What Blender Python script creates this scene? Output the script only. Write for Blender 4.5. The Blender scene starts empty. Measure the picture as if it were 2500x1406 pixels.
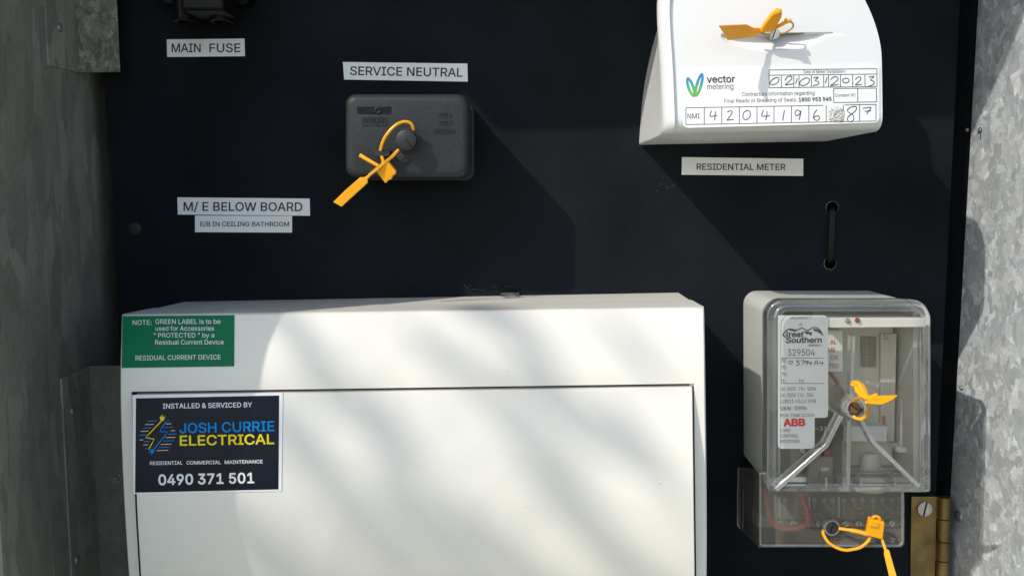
import bpy, bmesh, math, random, os
from mathutils import Vector, Matrix
from mathutils.geometry import delaunay_2d_cdt
random.seed(7)
C = bpy.context.scene.collection
SC = bpy.context.scene

# ------------------------------------------------------------------ camera
F = 2520.0                       # focal length in photo pixels (photo 2500 px wide)
DIST = 0.600                     # camera to board, metres
cam_d = bpy.data.cameras.new('camera')
cam_d.sensor_width = 36.0
cam_d.lens = F / 2500 * 36.0
cam_d.clip_start = 0.01
cam_d.clip_end = 400
cam = bpy.data.objects.new('camera', cam_d)
C.objects.link(cam)
PITCH = math.atan(226 / math.hypot(F, 53))
YAW = math.atan(53 / math.hypot(F, 226))
ROLL = math.radians(-0.75)
RM = Matrix.Rotation(YAW, 3, 'Z') @ Matrix.Rotation(math.pi / 2 - PITCH, 3, 'X') @ Matrix.Rotation(ROLL, 3, 'Z')
cam.matrix_world = Matrix.Translation((0, -DIST, 0)) @ RM.to_4x4()
SC.camera = cam

# ------------------------------------------------------------------ sky, sun, exposure
KX, KZ = 1.03, 1.18              # sun travels KX right and KZ down per unit of depth into the board
world = bpy.data.worlds.new('World')
SC.world = world
world.use_nodes = True
wn = world.node_tree
sky = wn.nodes.new('ShaderNodeTexSky')
sky.sky_type = 'NISHITA'
sky.sun_disc = False
L = math.sqrt(KX * KX + 1 + KZ * KZ)
sky.sun_elevation = math.asin(KZ / L)
sky.sun_rotation = math.atan2(-KX, -1.0)
bg = wn.nodes['Background']
bg.inputs['Strength'].default_value = 0.15
sky.dust_density = 1.3
sky.ozone_density = 1.0
wn.links.new(sky.outputs[0], bg.inputs['Color'])
sun_d = bpy.data.lights.new('sun', 'SUN')
sun_d.energy = 2.05
sun_d.angle = math.radians(0.5)
sun_d.color = (1.0, 0.95, 0.86)
sun = bpy.data.objects.new('sun', sun_d)
C.objects.link(sun)
sun.location = (-2, -1, 2)
sun.rotation_euler = Vector((KX, 1, -KZ)).to_track_quat('-Z', 'Y').to_euler()
SC.view_settings.view_transform = 'Standard'
SC.view_settings.look = 'None'
SC.view_settings.exposure = 0.58
SC.view_settings.gamma = 1.0
SC.view_settings.use_curve_mapping = False
SC.cycles.max_bounces = 14
SC.cycles.transparent_max_bounces = 24
SC.cycles.use_denoising = True
SC.cycles.caustics_reflective = False
SC.cycles.caustics_refractive = False

# ------------------------------------------------------------------ helpers
def at(px, py, d=0.0):
    """point of the photo's pixel on the plane d metres in front of the board"""
    r = RM @ Vector(((px - 1250) / F, -(py - 703) / F, -1.0))
    t = (DIST - d) / r.y
    return Vector((0, -DIST, 0)) + r * t

def plane(d):
    return lambda px, py, off=0.0: at(px, py, d + off)

def surf(fn):
    """mapper onto a curved face whose depth is fn(x, z)"""
    def m(px, py, off=0.0):
        d = 0.09
        for _ in range(5):
            p = at(px, py, d)
            d = fn(p.x, p.z)
        return at(px, py, d + off)
    return m

def new_obj(name, me, mat, parent=None, smooth=None):
    o = bpy.data.objects.new(name, me)
    C.objects.link(o)
    if mat is not None:
        for k in (mat if isinstance(mat, (list, tuple)) else [mat]):
            me.materials.append(k)
    if parent is not None:
        w = world_loc(parent)
        me.transform(Matrix.Translation(-w))
        o.parent = parent
    return o

def world_loc(o):
    v = Vector((0, 0, 0))
    while o is not None:
        v += o.location
        o = o.parent
    return v

def own_origin(o, p):
    """give a thing that is one mesh its origin at p"""
    o.data.transform(Matrix.Translation(-Vector(p)))
    o.location = p
    return o

def thing(name, label, cat, loc, group=None):
    o = bpy.data.objects.new(name, None)
    o.empty_display_size = 0.02
    C.objects.link(o)
    o.location = loc
    return tag(o, label, cat, group)

def tag(o, label, cat, group=None):
    o['label'] = label
    o['category'] = cat
    if group:
        o['group'] = group
    return o

class MB:
    def __init__(s):
        s.v, s.f, s.mi = [], [], []
    def add(s, vs, fs, mi=0):
        n = len(s.v)
        s.v += [tuple(v) for v in vs]
        s.f += [tuple(i + n for i in f) for f in fs]
        s.mi += [mi] * len(fs)
        return s
    def loft(s, rings, cap0=True, cap1=True, mi=0, closed=True):
        n = len(rings[0])
        vs = [v for r in rings for v in r]
        fs = []
        for k in range(len(rings) - 1):
            for i in range(n if closed else n - 1):
                j = (i + 1) % n
                fs.append((k * n + i, k * n + j, (k + 1) * n + j, (k + 1) * n + i))
        if cap0: fs.append(tuple(range(n - 1, -1, -1)))
        if cap1: fs.append(tuple((len(rings) - 1) * n + i for i in range(n)))
        return s.add(vs, fs, mi)
    def prism(s, poly, d0, d1, ref=None, mi=0):
        """polygon in photo pixels at depth ref, pushed straight through from depth d0 to d1"""
        ref = d1 if ref is None else ref
        P = [at(x, y, ref) for x, y in poly]
        return s.loft([[Vector((p.x, -d0, p.z)) for p in P], [Vector((p.x, -d1, p.z)) for p in P]], mi=mi)
    def box(s, x0, x1, y0, y1, z0, z1, mi=0):
        return s.loft([[(x0, y1, z0), (x1, y1, z0), (x1, y1, z1), (x0, y1, z1)],
                       [(x0, y0, z0), (x1, y0, z0), (x1, y0, z1), (x0, y0, z1)]], mi=mi)
    def tube(s, pts, r, n=10, mi=0, caps=True, flat=1.0):
        pts = [Vector(p) for p in pts]
        rings = []
        up = None
        for i, p in enumerate(pts):
            t = (pts[min(i + 1, len(pts) - 1)] - pts[max(i - 1, 0)]).normalized()
            if up is None:
                up = Vector((0, 1, 0)) if abs(t.y) < 0.9 else Vector((1, 0, 0))
            a = (up - t * up.dot(t)).normalized()
            b = t.cross(a)
            up = a
            rr = r[i] if isinstance(r, (list, tuple)) else r
            rings.append([p + a * math.cos(q) * rr * flat + b * math.sin(q) * rr
                          for q in [2 * math.pi * k / n for k in range(n)]])
        return s.loft(rings, caps, caps, mi)
    def disc(s, c, r, d0, d1, n=28, r1=None, mi=0):
        """cylinder round the board's normal from depth d0 to d1; c in world (x, z)"""
        r1 = r if r1 is None else r1
        A = [2 * math.pi * k / n for k in range(n)]
        return s.loft([[(c[0] + r * math.cos(a), -d0, c[1] + r * math.sin(a)) for a in A],
                       [(c[0] + r1 * math.cos(a), -d1, c[1] + r1 * math.sin(a)) for a in A]], mi=mi)
    def dome(s, c, r, d0, h, n=24, k=6, mi=0):
        rings = []
        for j in range(k):
            q = j / k * math.pi / 2
            rings.append([(c[0] + r * math.cos(q) * math.cos(a), -d0 - h * math.sin(q), c[1] + r * math.cos(q) * math.sin(a))
                          for a in [2 * math.pi * i / n for i in range(n)]])
        return s.loft(rings, mi=mi)
    def plate(s, pts, th, mi=0):
        """thin plate through 3D points (a polygon), with thickness"""
        P = [Vector(p) for p in pts]
        nrm = Vector((0, 0, 0))
        for i in range(len(P)):
            a, b = P[i], P[(i + 1) % len(P)]
            nrm += a.cross(b)
        nrm.normalize()
        return s.loft([[p - nrm * th / 2 for p in P], [p + nrm * th / 2 for p in P]], mi=mi)
    def build(s, name, mat, parent=None, bevel=None, seg=2, smooth=35, angle=30):
        me = bpy.data.meshes.new(name)
        me.from_pydata(s.v, [], s.f)
        me.polygons.foreach_set('material_index', s.mi)
        bm = bmesh.new()
        bm.from_mesh(me)
        bmesh.ops.recalc_face_normals(bm, faces=bm.faces)
        bm.to_mesh(me)
        bm.free()
        if smooth:
            me.polygons.foreach_set('use_smooth', [True] * len(me.polygons))
            me.set_sharp_from_angle(angle=math.radians(smooth))
        o = new_obj(name, me, mat, parent)
        if bevel:
            b = o.modifiers.new('bevel', 'BEVEL')
            b.width = bevel
            b.segments = seg
            b.limit_method = 'ANGLE'
            b.angle_limit = math.radians(angle)
            b.harden_normals = True
        return o

def rrect(x0, y0, x1, y1, r, n=6, rs=None):
    """rounded rectangle outline, pixels; rs = radii tl, tr, br, bl"""
    rs = rs or (r, r, r, r)
    out = []
    for (cx, cy, a0, rr) in ((x0 + rs[0], y0 + rs[0], 180, rs[0]), (x1 - rs[1], y0 + rs[1], 270, rs[1]),
                             (x1 - rs[2], y1 - rs[2], 0, rs[2]), (x0 + rs[3], y1 - rs[3], 90, rs[3])):
        for k in range(n + 1):
            a = math.radians(a0 + 90 * k / n)
            out.append((cx + rr * math.cos(a), cy + rr * math.sin(a)))
    return out

def rquad(q, r, n=5):
    """rounded corners on any convex quad"""
    out = []
    for i in range(4):
        p, a, b = Vector(q[i]), Vector(q[i - 1]), Vector(q[(i + 1) % 4])
        u, v = (a - p).normalized(), (b - p).normalized()
        A, B = p + u * r, p + v * r
        for k in range(n + 1):
            t = k / n
            out.append(tuple((1 - t) ** 2 * A + 2 * t * (1 - t) * p + t * t * B))
    return out

def lerp_tab(tab, x):
    if x <= tab[0][0]: return tab[0][1]
    for (a, va), (b, vb) in zip(tab, tab[1:]):
        if x <= b:
            t = (x - a) / (b - a)
            return va + (vb - va) * t
    return tab[-1][1]

def smooth_tab(tab, x):
    if x <= tab[0][0]: return tab[0][1]
    for k, ((a, va), (b, vb)) in enumerate(zip(tab, tab[1:])):
        if x <= b:
            t = (x - a) / (b - a)
            m0 = (tab[k + 1][1] - tab[max(k - 1, 0)][1]) / (tab[k + 1][0] - tab[max(k - 1, 0)][0]) * (b - a)
            m1 = (tab[min(k + 2, len(tab) - 1)][1] - tab[k][1]) / (tab[min(k + 2, len(tab) - 1)][0] - tab[k][0]) * (b - a)
            return ((2 * t ** 3 - 3 * t * t + 1) * va + (t ** 3 - 2 * t * t + t) * m0 + (3 * t * t - 2 * t ** 3) * vb + (t ** 3 - t * t) * m1)
    return tab[-1][1]

def catmull(pts, n=8):
    P = [Vector(p) for p in pts]
    out = []
    for i in range(len(P) - 1):
        p0, p1, p2, p3 = P[max(i - 1, 0)], P[i], P[i + 1], P[min(i + 2, len(P) - 1)]
        for k in range(n):
            t = k / n
            out.append(0.5 * ((2 * p1) + (p2 - p0) * t + (2 * p0 - 5 * p1 + 4 * p2 - p3) * t * t + (3 * p1 - p0 - 3 * p2 + p3) * t ** 3))
    out.append(P[-1])
    return out

# lettering ---------------------------------------------------------
FONT = None
try:
    FONT = bpy.data.fonts.load(os.path.join(bpy.utils.system_resource('DATAFILES'), 'fonts', 'Inter.woff2'))
except Exception:
    FONT = None
_glyphs = {}
def glyph_mesh(body, bold=0.0, res=3):
    """flat outline of a printed line; every outer contour is filled on its own, with its holes"""
    key = (body, res)
    if key in _glyphs: return _glyphs[key]
    cu = bpy.data.curves.new('lettering', 'FONT')
    if FONT: cu.font = FONT
    cu.body = body
    o = bpy.data.objects.new('lettering', cu)
    C.objects.link(o)
    dg = bpy.context.evaluated_depsgraph_get()
    cv = o.evaluated_get(dg).to_curve(dg)
    loops = []
    for sp in cv.splines:
        pts = []
        if sp.type == 'BEZIER':
            B = sp.bezier_points
            for i in range(len(B)):
                p, q = B[i], B[(i + 1) % len(B)]
                p0, p1, p2, p3 = p.co, p.handle_right, q.handle_left, q.co
                straight = (p1 - p0).cross(p3 - p0).length + (p2 - p0).cross(p3 - p0).length < 1e-6
                n_ = 1 if straight else res + 1
                for k_ in range(n_):
                    t = k_ / n_
                    c = p0 * (1 - t) ** 3 + 3 * p1 * t * (1 - t) ** 2 + 3 * p2 * t * t * (1 - t) + p3 * t ** 3
                    pts.append(Vector((c.x, c.y, 0)))
        else:
            pts = [Vector((p.co.x, p.co.y, 0)) for p in sp.points]
        if len(pts) > 2: loops.append(pts)
    bpy.data.objects.remove(o)
    bpy.data.curves.remove(cu)
    def winding(x, y):
        w_ = 0
        for P in loops:
            for i in range(len(P)):
                a_, b_ = P[i], P[(i + 1) % len(P)]
                if (a_.y > y) != (b_.y > y) and x < (b_.x - a_.x) * (y - a_.y) / (b_.y - a_.y) + a_.x:
                    w_ += 1 if b_.y > a_.y else -1
        return w_
    flat, edges = [], []
    for P in loops:
        n0 = len(flat)
        flat += [Vector((p.x, p.y)) for p in P]
        edges += [(n0 + i, n0 + (i + 1) % len(P)) for i in range(len(P))]
    ov, oe, of = delaunay_2d_cdt(flat, edges, [], 0, 1e-6)[:3]
    vs = [(v.x, v.y) for v in ov]
    fs = []
    for f in of:
        x, y = sum(ov[i].x for i in f) / len(f), sum(ov[i].y for i in f) / len(f)
        if winding(x, y) != 0:
            p, q, r_ = ov[f[0]], ov[f[1]], ov[f[2]]
            up_ = (q - p).x * (r_ - p).y - (q - p).y * (r_ - p).x > 0
            fs.append(tuple(f) if up_ else tuple(reversed(f)))
    _glyphs[key] = (vs, fs)
    return _glyphs[key]
_caps = {}
def cap_h(bold):
    if bold not in _caps:
        vs, _ = glyph_mesh('H', bold)
        _caps[bold] = max(v[1] for v in vs)
    return _caps[bold]

def text(mb, body, x0, y0, x1, y1, h, mp, off, bold=0.0, mi=0, slant=0.0, res=3):
    """one printed line: baseline from (x0, y0) to (x1, y1) in photo pixels, capital height h;
    bold lettering is overprinted with small shifts, each pass a hair above the last"""
    vs, fs = glyph_mesh(body, 0.0, res)
    a, b = min(v[0] for v in vs) - bold, max(v[0] for v in vs) + bold
    u = Vector((x1 - x0, y1 - y0))
    up = Vector((u.y, -u.x)).normalized() * h / (cap_h(0.0) + 2 * bold)
    sh = [(0, 0)] if bold <= 0 else [(bold * math.cos(q), bold * math.sin(q)) for q in [math.pi / 4 * i for i in range(8)]]
    for n_, (dx, dy) in enumerate(sh):
        P = []
        for v in vs:
            q = Vector((x0, y0)) + u * ((v[0] + dx - a) / (b - a)) + up * (v[1] + dy + bold)
            P.append(mp(q.x + slant * v[1] * h, q.y, off + n_ * 0.000012))
        mb.add(P, fs, mi)

def stroke(mb, pts, w, mp, off, mi=0, curve=True, step=4):
    """a pen stroke or printed rule: ribbon of width w pixels through pixel points"""
    P = [Vector((x, y, 0)) for x, y in pts]
    if curve and len(P) > 2:
        P = catmull(P, step)
    else:
        Q = [P[0]]
        for p in P[1:]:
            m_ = max(1, int((p - Q[-1]).length / 12)); q0 = Q[-1]
            Q += [q0.lerp(p, i / m_) for i in range(1, m_ + 1)]
        P = Q
    A, B = [], []
    for i, p in enumerate(P):
        t = (P[min(i + 1, len(P) - 1)] - P[max(i - 1, 0)])
        t = t.normalized() if t.length > 1e-6 else Vector((1, 0, 0))
        n = Vector((-t.y, t.x, 0)) * w / 2
        A.append(mp(p.x + n.x, p.y + n.y, off))
        B.append(mp(p.x - n.x, p.y - n.y, off))
    k = len(A)
    mb.add(A + B, [(i, i + 1, k + i + 1, k + i) for i in range(k - 1)], mi)

def poly(mb, pts, mp, off, mi=0):
    mb.add([mp(x, y, off) for x, y in pts], [tuple(range(len(pts)))], mi)

def sheet(mb, quad, mp, th, nx=1, ny=1, off=0.0, mi=0):
    """thin sticker following the surface: quad tl, tr, br, bl in pixels"""
    tl, tr, br, bl = [Vector(q) for q in quad]
    top, bot = [], []
    for j in range(ny + 1):
        for i in range(nx + 1):
            u, v = i / nx, j / ny
            q = (tl * (1 - u) + tr * u) * (1 - v) + (bl * (1 - u) + br * u) * v
            top.append(mp(q.x, q.y, off + th))
            bot.append(mp(q.x, q.y, off))
    n = len(top)
    W = nx + 1
    fs = []
    for j in range(ny):
        for i in range(nx):
            a = j * W + i
            fs.append((a, a + 1, a + W + 1, a + W))
            fs.append((n + a, n + a + W, n + a + W + 1, n + a + 1))
    for i in range(nx):
        fs.append((i, n + i, n + i + 1, i + 1))
        a = ny * W + i
        fs.append((a, a + 1, n + a + 1, n + a))
    for j in range(ny):
        a = j * W
        fs.append((a, a + W, n + a + W, n + a))
        a = j * W + nx
        fs.append((a, n + a, n + a + W, a + W))
    mb.add(top + bot, fs, mi)

# ------------------------------------------------------------------ materials
def mat(name, col, rough=0.5, metal=0.0, spec=0.5, noise=None, bump=None, coat=0.0, sss=0.0):
    """principled material with a slight procedural variation of colour, gloss and relief.
    noise = (scale, amount), bump = (scale, strength, distance)"""
    m = bpy.data.materials.new(name)
    m.use_nodes = True
    nt = m.node_tree
    b = nt.nodes['Principled BSDF']
    b.inputs['Roughness'].default_value = rough
    b.inputs['Metallic'].default_value = metal
    b.inputs['Specular IOR Level'].default_value = spec
    b.inputs['Coat Weight'].default_value = coat
    if sss:
        b.inputs['Subsurface Weight'].default_value = sss
        b.inputs['Subsurface Radius'].default_value = (0.003, 0.0015, 0.0006)
        b.inputs['Subsurface Scale'].default_value = 1.0
    tc = nt.nodes.new('ShaderNodeTexCoord')
    sc, am = noise or (60, 0.06)
    n = nt.nodes.new('ShaderNodeTexNoise')
    n.inputs['Scale'].default_value = sc
    n.inputs['Detail'].default_value = 5
    nt.links.new(tc.outputs['Object'], n.inputs['Vector'])
    rp = nt.nodes.new('ShaderNodeMapRange')
    rp.inputs['From Min'].default_value = 0.3
    rp.inputs['From Max'].default_value = 0.7
    rp.inputs['To Min'].default_value = 1 - am
    rp.inputs['To Max'].default_value = 1 + am
    nt.links.new(n.outputs['Fac'], rp.inputs['Value'])
    mx = nt.nodes.new('ShaderNodeVectorMath')
    mx.operation = 'SCALE'
    mx.inputs[0].default_value = col[:3]
    nt.links.new(rp.outputs[0], mx.inputs['Scale'])
    nt.links.new(mx.outputs[0], b.inputs['Base Color'])
    if bump:
        bn = nt.nodes.new('ShaderNodeTexNoise')
        bn.inputs['Scale'].default_value = bump[0]
        bn.inputs['Detail'].default_value = 3
        nt.links.new(tc.outputs['Object'], bn.inputs['Vector'])
        bp = nt.nodes.new('ShaderNodeBump')
        bp.inputs['Strength'].default_value = bump[1]
        bp.inputs['Distance'].default_value = bump[2]
        nt.links.new(bn.outputs['Fac'], bp.inputs['Height'])
        nt.links.new(bp.outputs[0], b.inputs['Normal'])
    return m

def galvanised(name, dark, light, scale, metal, rough, stretch=(1, 1, 1), tint_noise=(8, 0.15), contrast=1.0, streak=None, tilt=0.12, warp=0.75, flecks=0.0):
    """zinc spangle: jagged crystals of differing brightness and gloss"""
    m = bpy.data.materials.new(name)
    m.use_nodes = True
    nt = m.node_tree
    N, Lk = nt.nodes, nt.links
    b = N['Principled BSDF']
    tc = N.new('ShaderNodeTexCoord')
    mp = N.new('ShaderNodeMapping')
    mp.inputs['Scale'].default_value = stretch
    Lk.new(tc.outputs['Object'], mp.inputs['Vector'])
    wn_ = N.new('ShaderNodeTexNoise')
    wn_.inputs['Scale'].default_value = scale * 1.6
    wn_.inputs['Detail'].default_value = 4
    Lk.new(mp.outputs[0], wn_.inputs['Vector'])
    sub = N.new('ShaderNodeVectorMath'); sub.operation = 'SUBTRACT'
    sub.inputs[1].default_value = (0.5, 0.5, 0.5)
    Lk.new(wn_.outputs['Color'], sub.inputs[0])
    scl = N.new('ShaderNodeVectorMath'); scl.operation = 'SCALE'
    scl.inputs['Scale'].default_value = warp / scale
    Lk.new(sub.outputs[0], scl.inputs[0])
    add = N.new('ShaderNodeVectorMath'); add.operation = 'ADD'
    Lk.new(mp.outputs[0], add.inputs[0]); Lk.new(scl.outputs[0], add.inputs[1])
    lo = N.new('ShaderNodeTexNoise'); lo.inputs['Scale'].default_value = scale * 0.35; lo.inputs['Detail'].default_value = 2
    Lk.new(mp.outputs[0], lo.inputs['Vector'])
    ls = N.new('ShaderNodeVectorMath'); ls.operation = 'SCALE'; ls.inputs['Scale'].default_value = 2.6 / scale
    Lk.new(lo.outputs['Color'], ls.inputs[0])
    add0 = add
    add = N.new('ShaderNodeVectorMath'); add.operation = 'ADD'
    Lk.new(add0.outputs[0], add.inputs[0]); Lk.new(ls.outputs[0], add.inputs[1])
    v1 = N.new('ShaderNodeTexVoronoi'); v1.inputs['Scale'].default_value = scale
    v2 = N.new('ShaderNodeTexVoronoi'); v2.inputs['Scale'].default_value = scale * 2.3
    Lk.new(add.outputs[0], v1.inputs['Vector']); Lk.new(add.outputs[0], v2.inputs['Vector'])
    s1 = N.new('ShaderNodeSeparateColor'); s2 = N.new('ShaderNodeSeparateColor')
    Lk.new(v1.outputs['Color'], s1.inputs[0]); Lk.new(v2.outputs['Color'], s2.inputs[0])
    p1 = N.new('ShaderNodeMath'); p1.operation = 'POWER'; p1.inputs[1].default_value = 2.2
    Lk.new(s1.outputs[0], p1.inputs[0])
    mixv = N.new('ShaderNodeMath'); mixv.operation = 'MULTIPLY_ADD'
    mixv.inputs[1].default_value = 0.45
    Lk.new(s2.outputs[1], mixv.inputs[0]); Lk.new(p1.outputs[0], mixv.inputs[2])
    ms = N.new('ShaderNodeMath'); ms.operation = 'MULTIPLY'; ms.inputs[1].default_value = 0.69 * contrast
    Lk.new(mixv.outputs[0], ms.inputs[0])
    big = N.new('ShaderNodeTexNoise'); big.inputs['Scale'].default_value = tint_noise[0]; big.inputs['Detail'].default_value = 6
    st = N.new('ShaderNodeMapping')
    if streak: st.inputs['Scale'].default_value = streak
    Lk.new(tc.outputs['Object'], st.inputs['Vector']); Lk.new(st.outputs[0], big.inputs['Vector'])
    bm_ = N.new('ShaderNodeMath'); bm_.operation = 'MULTIPLY_ADD'
    bm_.inputs[1].default_value = tint_noise[1] * 2
    Lk.new(big.outputs['Fac'], bm_.inputs[0]); Lk.new(ms.outputs[0], bm_.inputs[2])
    off = N.new('ShaderNodeMath'); off.operation = 'SUBTRACT'; off.inputs[1].default_value = tint_noise[1]
    off.use_clamp = True
    gr = N.new('ShaderNodeTexNoise'); gr.inputs['Scale'].default_value = 900; gr.inputs['Detail'].default_value = 3
    Lk.new(st.outputs[0], gr.inputs['Vector'])
    g2 = N.new('ShaderNodeMath'); g2.operation = 'MULTIPLY_ADD'; g2.inputs[1].default_value = 0.5
    Lk.new(gr.outputs['Fac'], g2.inputs[0]); Lk.new(bm_.outputs[0], g2.inputs[2])
    fl = N.new('ShaderNodeMath'); fl.operation = 'POWER'; fl.inputs[1].default_value = 9
    Lk.new(s2.outputs[0], fl.inputs[0])
    g3 = N.new('ShaderNodeMath'); g3.operation = 'MULTIPLY_ADD'; g3.inputs[1].default_value = flecks
    Lk.new(fl.outputs[0], g3.inputs[0]); Lk.new(g2.outputs[0], g3.inputs[2])
    g4 = N.new('ShaderNodeMath'); g4.operation = 'SUBTRACT'; g4.inputs[1].default_value = 0.25
    Lk.new(g3.outputs[0], g4.inputs[0]); Lk.new(g4.outputs[0], off.inputs[0])
    mix = N.new('ShaderNodeMix'); mix.data_type = 'RGBA'
    mix.inputs['A'].default_value = (*dark, 1); mix.inputs['B'].default_value = (*light, 1)
    Lk.new(off.outputs[0], mix.inputs['Factor'])
    Lk.new(mix.outputs['Result'], b.inputs['Base Color'])
    b.inputs['Metallic'].default_value = metal
    rr = N.new('ShaderNodeMapRange')
    rr.inputs['To Min'].default_value = rough - 0.1; rr.inputs['To Max'].default_value = rough + 0.12
    Lk.new(s1.outputs[1], rr.inputs['Value']); Lk.new(rr.outputs[0], b.inputs['Roughness'])
    geo = N.new('ShaderNodeNewGeometry')
    def centred(col, amt):
        sb = N.new('ShaderNodeVectorMath'); sb.operation = 'SUBTRACT'; sb.inputs[1].default_value = (0.5, 0.5, 0.5)
        Lk.new(col, sb.inputs[0])
        sc_ = N.new('ShaderNodeVectorMath'); sc_.operation = 'SCALE'; sc_.inputs['Scale'].default_value = amt
        Lk.new(sb.outputs[0], sc_.inputs[0])
        return sc_.outputs[0]
    a1 = N.new('ShaderNodeVectorMath'); a1.operation = 'ADD'
    Lk.new(geo.outputs['Normal'], a1.inputs[0]); Lk.new(centred(v1.outputs['Color'], tilt), a1.inputs[1])
    a2 = N.new('ShaderNodeVectorMath'); a2.operation = 'ADD'
    Lk.new(a1.outputs[0], a2.inputs[0]); Lk.new(centred(v2.outputs['Color'], tilt * 0.6), a2.inputs[1])
    nn = N.new('ShaderNodeVectorMath'); nn.operation = 'NORMALIZE'
    Lk.new(a2.outputs[0], nn.inputs[0]); Lk.new(nn.outputs[0], b.inputs['Normal'])
    return m

def board_material():
    """black painted board, slightly worn and dusty"""
    m = mat('black_board_paint', (0.0112, 0.0138, 0.0170), 0.6, noise=(14, 0.3), bump=(900, 0.15, 0.0002), spec=0.02)
    nt = m.node_tree; N, Lk = nt.nodes, nt.links
    b = N['Principled BSDF']
    base = b.inputs['Base Color'].links[0].from_socket
    tc = [n for n in N if n.type == 'TEX_COORD'][0]
    sp = N.new('ShaderNodeTexNoise'); sp.inputs['Scale'].default_value = 1500; sp.inputs['Detail'].default_value = 2
    big = N.new('ShaderNodeTexNoise'); big.inputs['Scale'].default_value = 16; big.inputs['Detail'].default_value = 5
    for n in (sp, big): Lk.new(tc.outputs['Object'], n.inputs['Vector'])
    r1 = N.new('ShaderNodeMapRange'); r1.inputs['From Min'].default_value = 0.66; r1.inputs['From Max'].default_value = 0.78
    Lk.new(sp.outputs['Fac'], r1.inputs['Value'])
    r2 = N.new('ShaderNodeMapRange'); r2.inputs['From Min'].default_value = 0.42; r2.inputs['From Max'].default_value = 0.75
    Lk.new(big.outputs['Fac'], r2.inputs['Value'])
    mu = N.new('ShaderNodeMath'); mu.operation = 'MULTIPLY'
    Lk.new(r1.outputs[0], mu.inputs[0]); Lk.new(r2.outputs[0], mu.inputs[1])
    mx = N.new('ShaderNodeMix'); mx.data_type = 'RGBA'
    mx.inputs['B'].default_value = (0.14, 0.135, 0.11, 1)
    m2 = N.new('ShaderNodeMath'); m2.operation = 'MULTIPLY'; m2.inputs[1].default_value = 0.55
    Lk.new(mu.outputs[0], m2.inputs[0]); Lk.new(m2.outputs[0], mx.inputs['Factor'])
    Lk.new(base, mx.inputs['A']); Lk.new(mx.outputs['Result'], b.inputs['Base Color'])
    return m

def clear_plastic(name, tint, refl=0.04, rough=0.03, haze=0.0, hazecol=(0.6, 0.6, 0.55), extra=0.0, ior=1.33):
    """clear moulded polycarbonate, built so the sun passes through"""
    m = bpy.data.materials.new(name)
    m.use_nodes = True
    nt = m.node_tree; N, Lk = nt.nodes, nt.links
    N.remove(N['Principled BSDF'])
    out = [n for n in N if n.type == 'OUTPUT_MATERIAL'][0]
    tr = N.new('ShaderNodeBsdfTransparent'); tr.inputs[0].default_value = (*tint, 1)
    gl = N.new('ShaderNodeBsdfGlossy'); gl.inputs['Roughness'].default_value = rough
    gl.inputs['Color'].default_value = (1, 1, 1, 1)
    fr = N.new('ShaderNodeFresnel'); fr.inputs['IOR'].default_value = ior
    tc = N.new('ShaderNodeTexCoord')
    nz = N.new('ShaderNodeTexNoise'); nz.inputs['Scale'].default_value = 45
    Lk.new(tc.outputs['Object'], nz.inputs['Vector'])
    bp = N.new('ShaderNodeBump'); bp.inputs['Strength'].default_value = 0.15; bp.inputs['Distance'].default_value = 0.002
    Lk.new(nz.outputs['Fac'], bp.inputs['Height'])
    Lk.new(bp.outputs[0], gl.inputs['Normal']); Lk.new(bp.outputs[0], fr.inputs['Normal'])
    mx = N.new('ShaderNodeMixShader')
    ad = N.new('ShaderNodeMath'); ad.operation = 'ADD'; ad.use_clamp = True; ad.inputs[1].default_value = extra
    Lk.new(fr.outputs[0], ad.inputs[0]); Lk.new(ad.outputs[0], mx.inputs[0]); Lk.new(tr.outputs[0], mx.inputs[1]); Lk.new(gl.outputs[0], mx.inputs[2])
    last = mx
    if haze:
        df = N.new('ShaderNodeBsdfDiffuse'); df.inputs[0].default_value = (*hazecol, 1)
        n2 = N.new('ShaderNodeTexNoise'); n2.inputs['Scale'].default_value = 30; n2.inputs['Detail'].default_value = 8
        Lk.new(tc.outputs['Object'], n2.inputs['Vector'])
        rr = N.new('ShaderNodeMapRange'); rr.inputs['From Min'].default_value = 0.3; rr.inputs['From Max'].default_value = 0.8
        rr.inputs['To Min'].default_value = haze * 0.4; rr.inputs['To Max'].default_value = haze * 1.6
        Lk.new(n2.outputs['Fac'], rr.inputs['Value'])
        m2 = N.new('ShaderNodeMixShader')
        Lk.new(rr.outputs[0], m2.inputs[0]); Lk.new(mx.outputs[0], m2.inputs[1]); Lk.new(df.outputs[0], m2.inputs[2])
        last = m2
    Lk.new(last.outputs[0], out.inputs['Surface'])
    return m

def gradient_ink(name, z0, z1, stops):
    m = mat(name, (0.5, 0.5, 0.5), 0.5)
    nt = m.node_tree; N, Lk = nt.nodes, nt.links
    g = N.new('ShaderNodeNewGeometry')
    s = N.new('ShaderNodeSeparateXYZ'); Lk.new(g.outputs['Position'], s.inputs[0])
    r = N.new('ShaderNodeMapRange'); r.inputs['From Min'].default_value = z0; r.inputs['From Max'].default_value = z1
    Lk.new(s.outputs['Z'], r.inputs['Value'])
    cr = N.new('ShaderNodeValToRGB')
    cr.color_ramp.elements[0].color = (*stops[0], 1); cr.color_ramp.elements[1].color = (*stops[-1], 1)
    for i, c in enumerate(stops[1:-1]):
        e = cr.color_ramp.elements.new((i + 1) / (len(stops) - 1)); e.color = (*c, 1)
    Lk.new(r.outputs[0], cr.inputs[0]); Lk.new(cr.outputs[0], N['Principled BSDF'].inputs['Base Color'])
    return m

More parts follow.
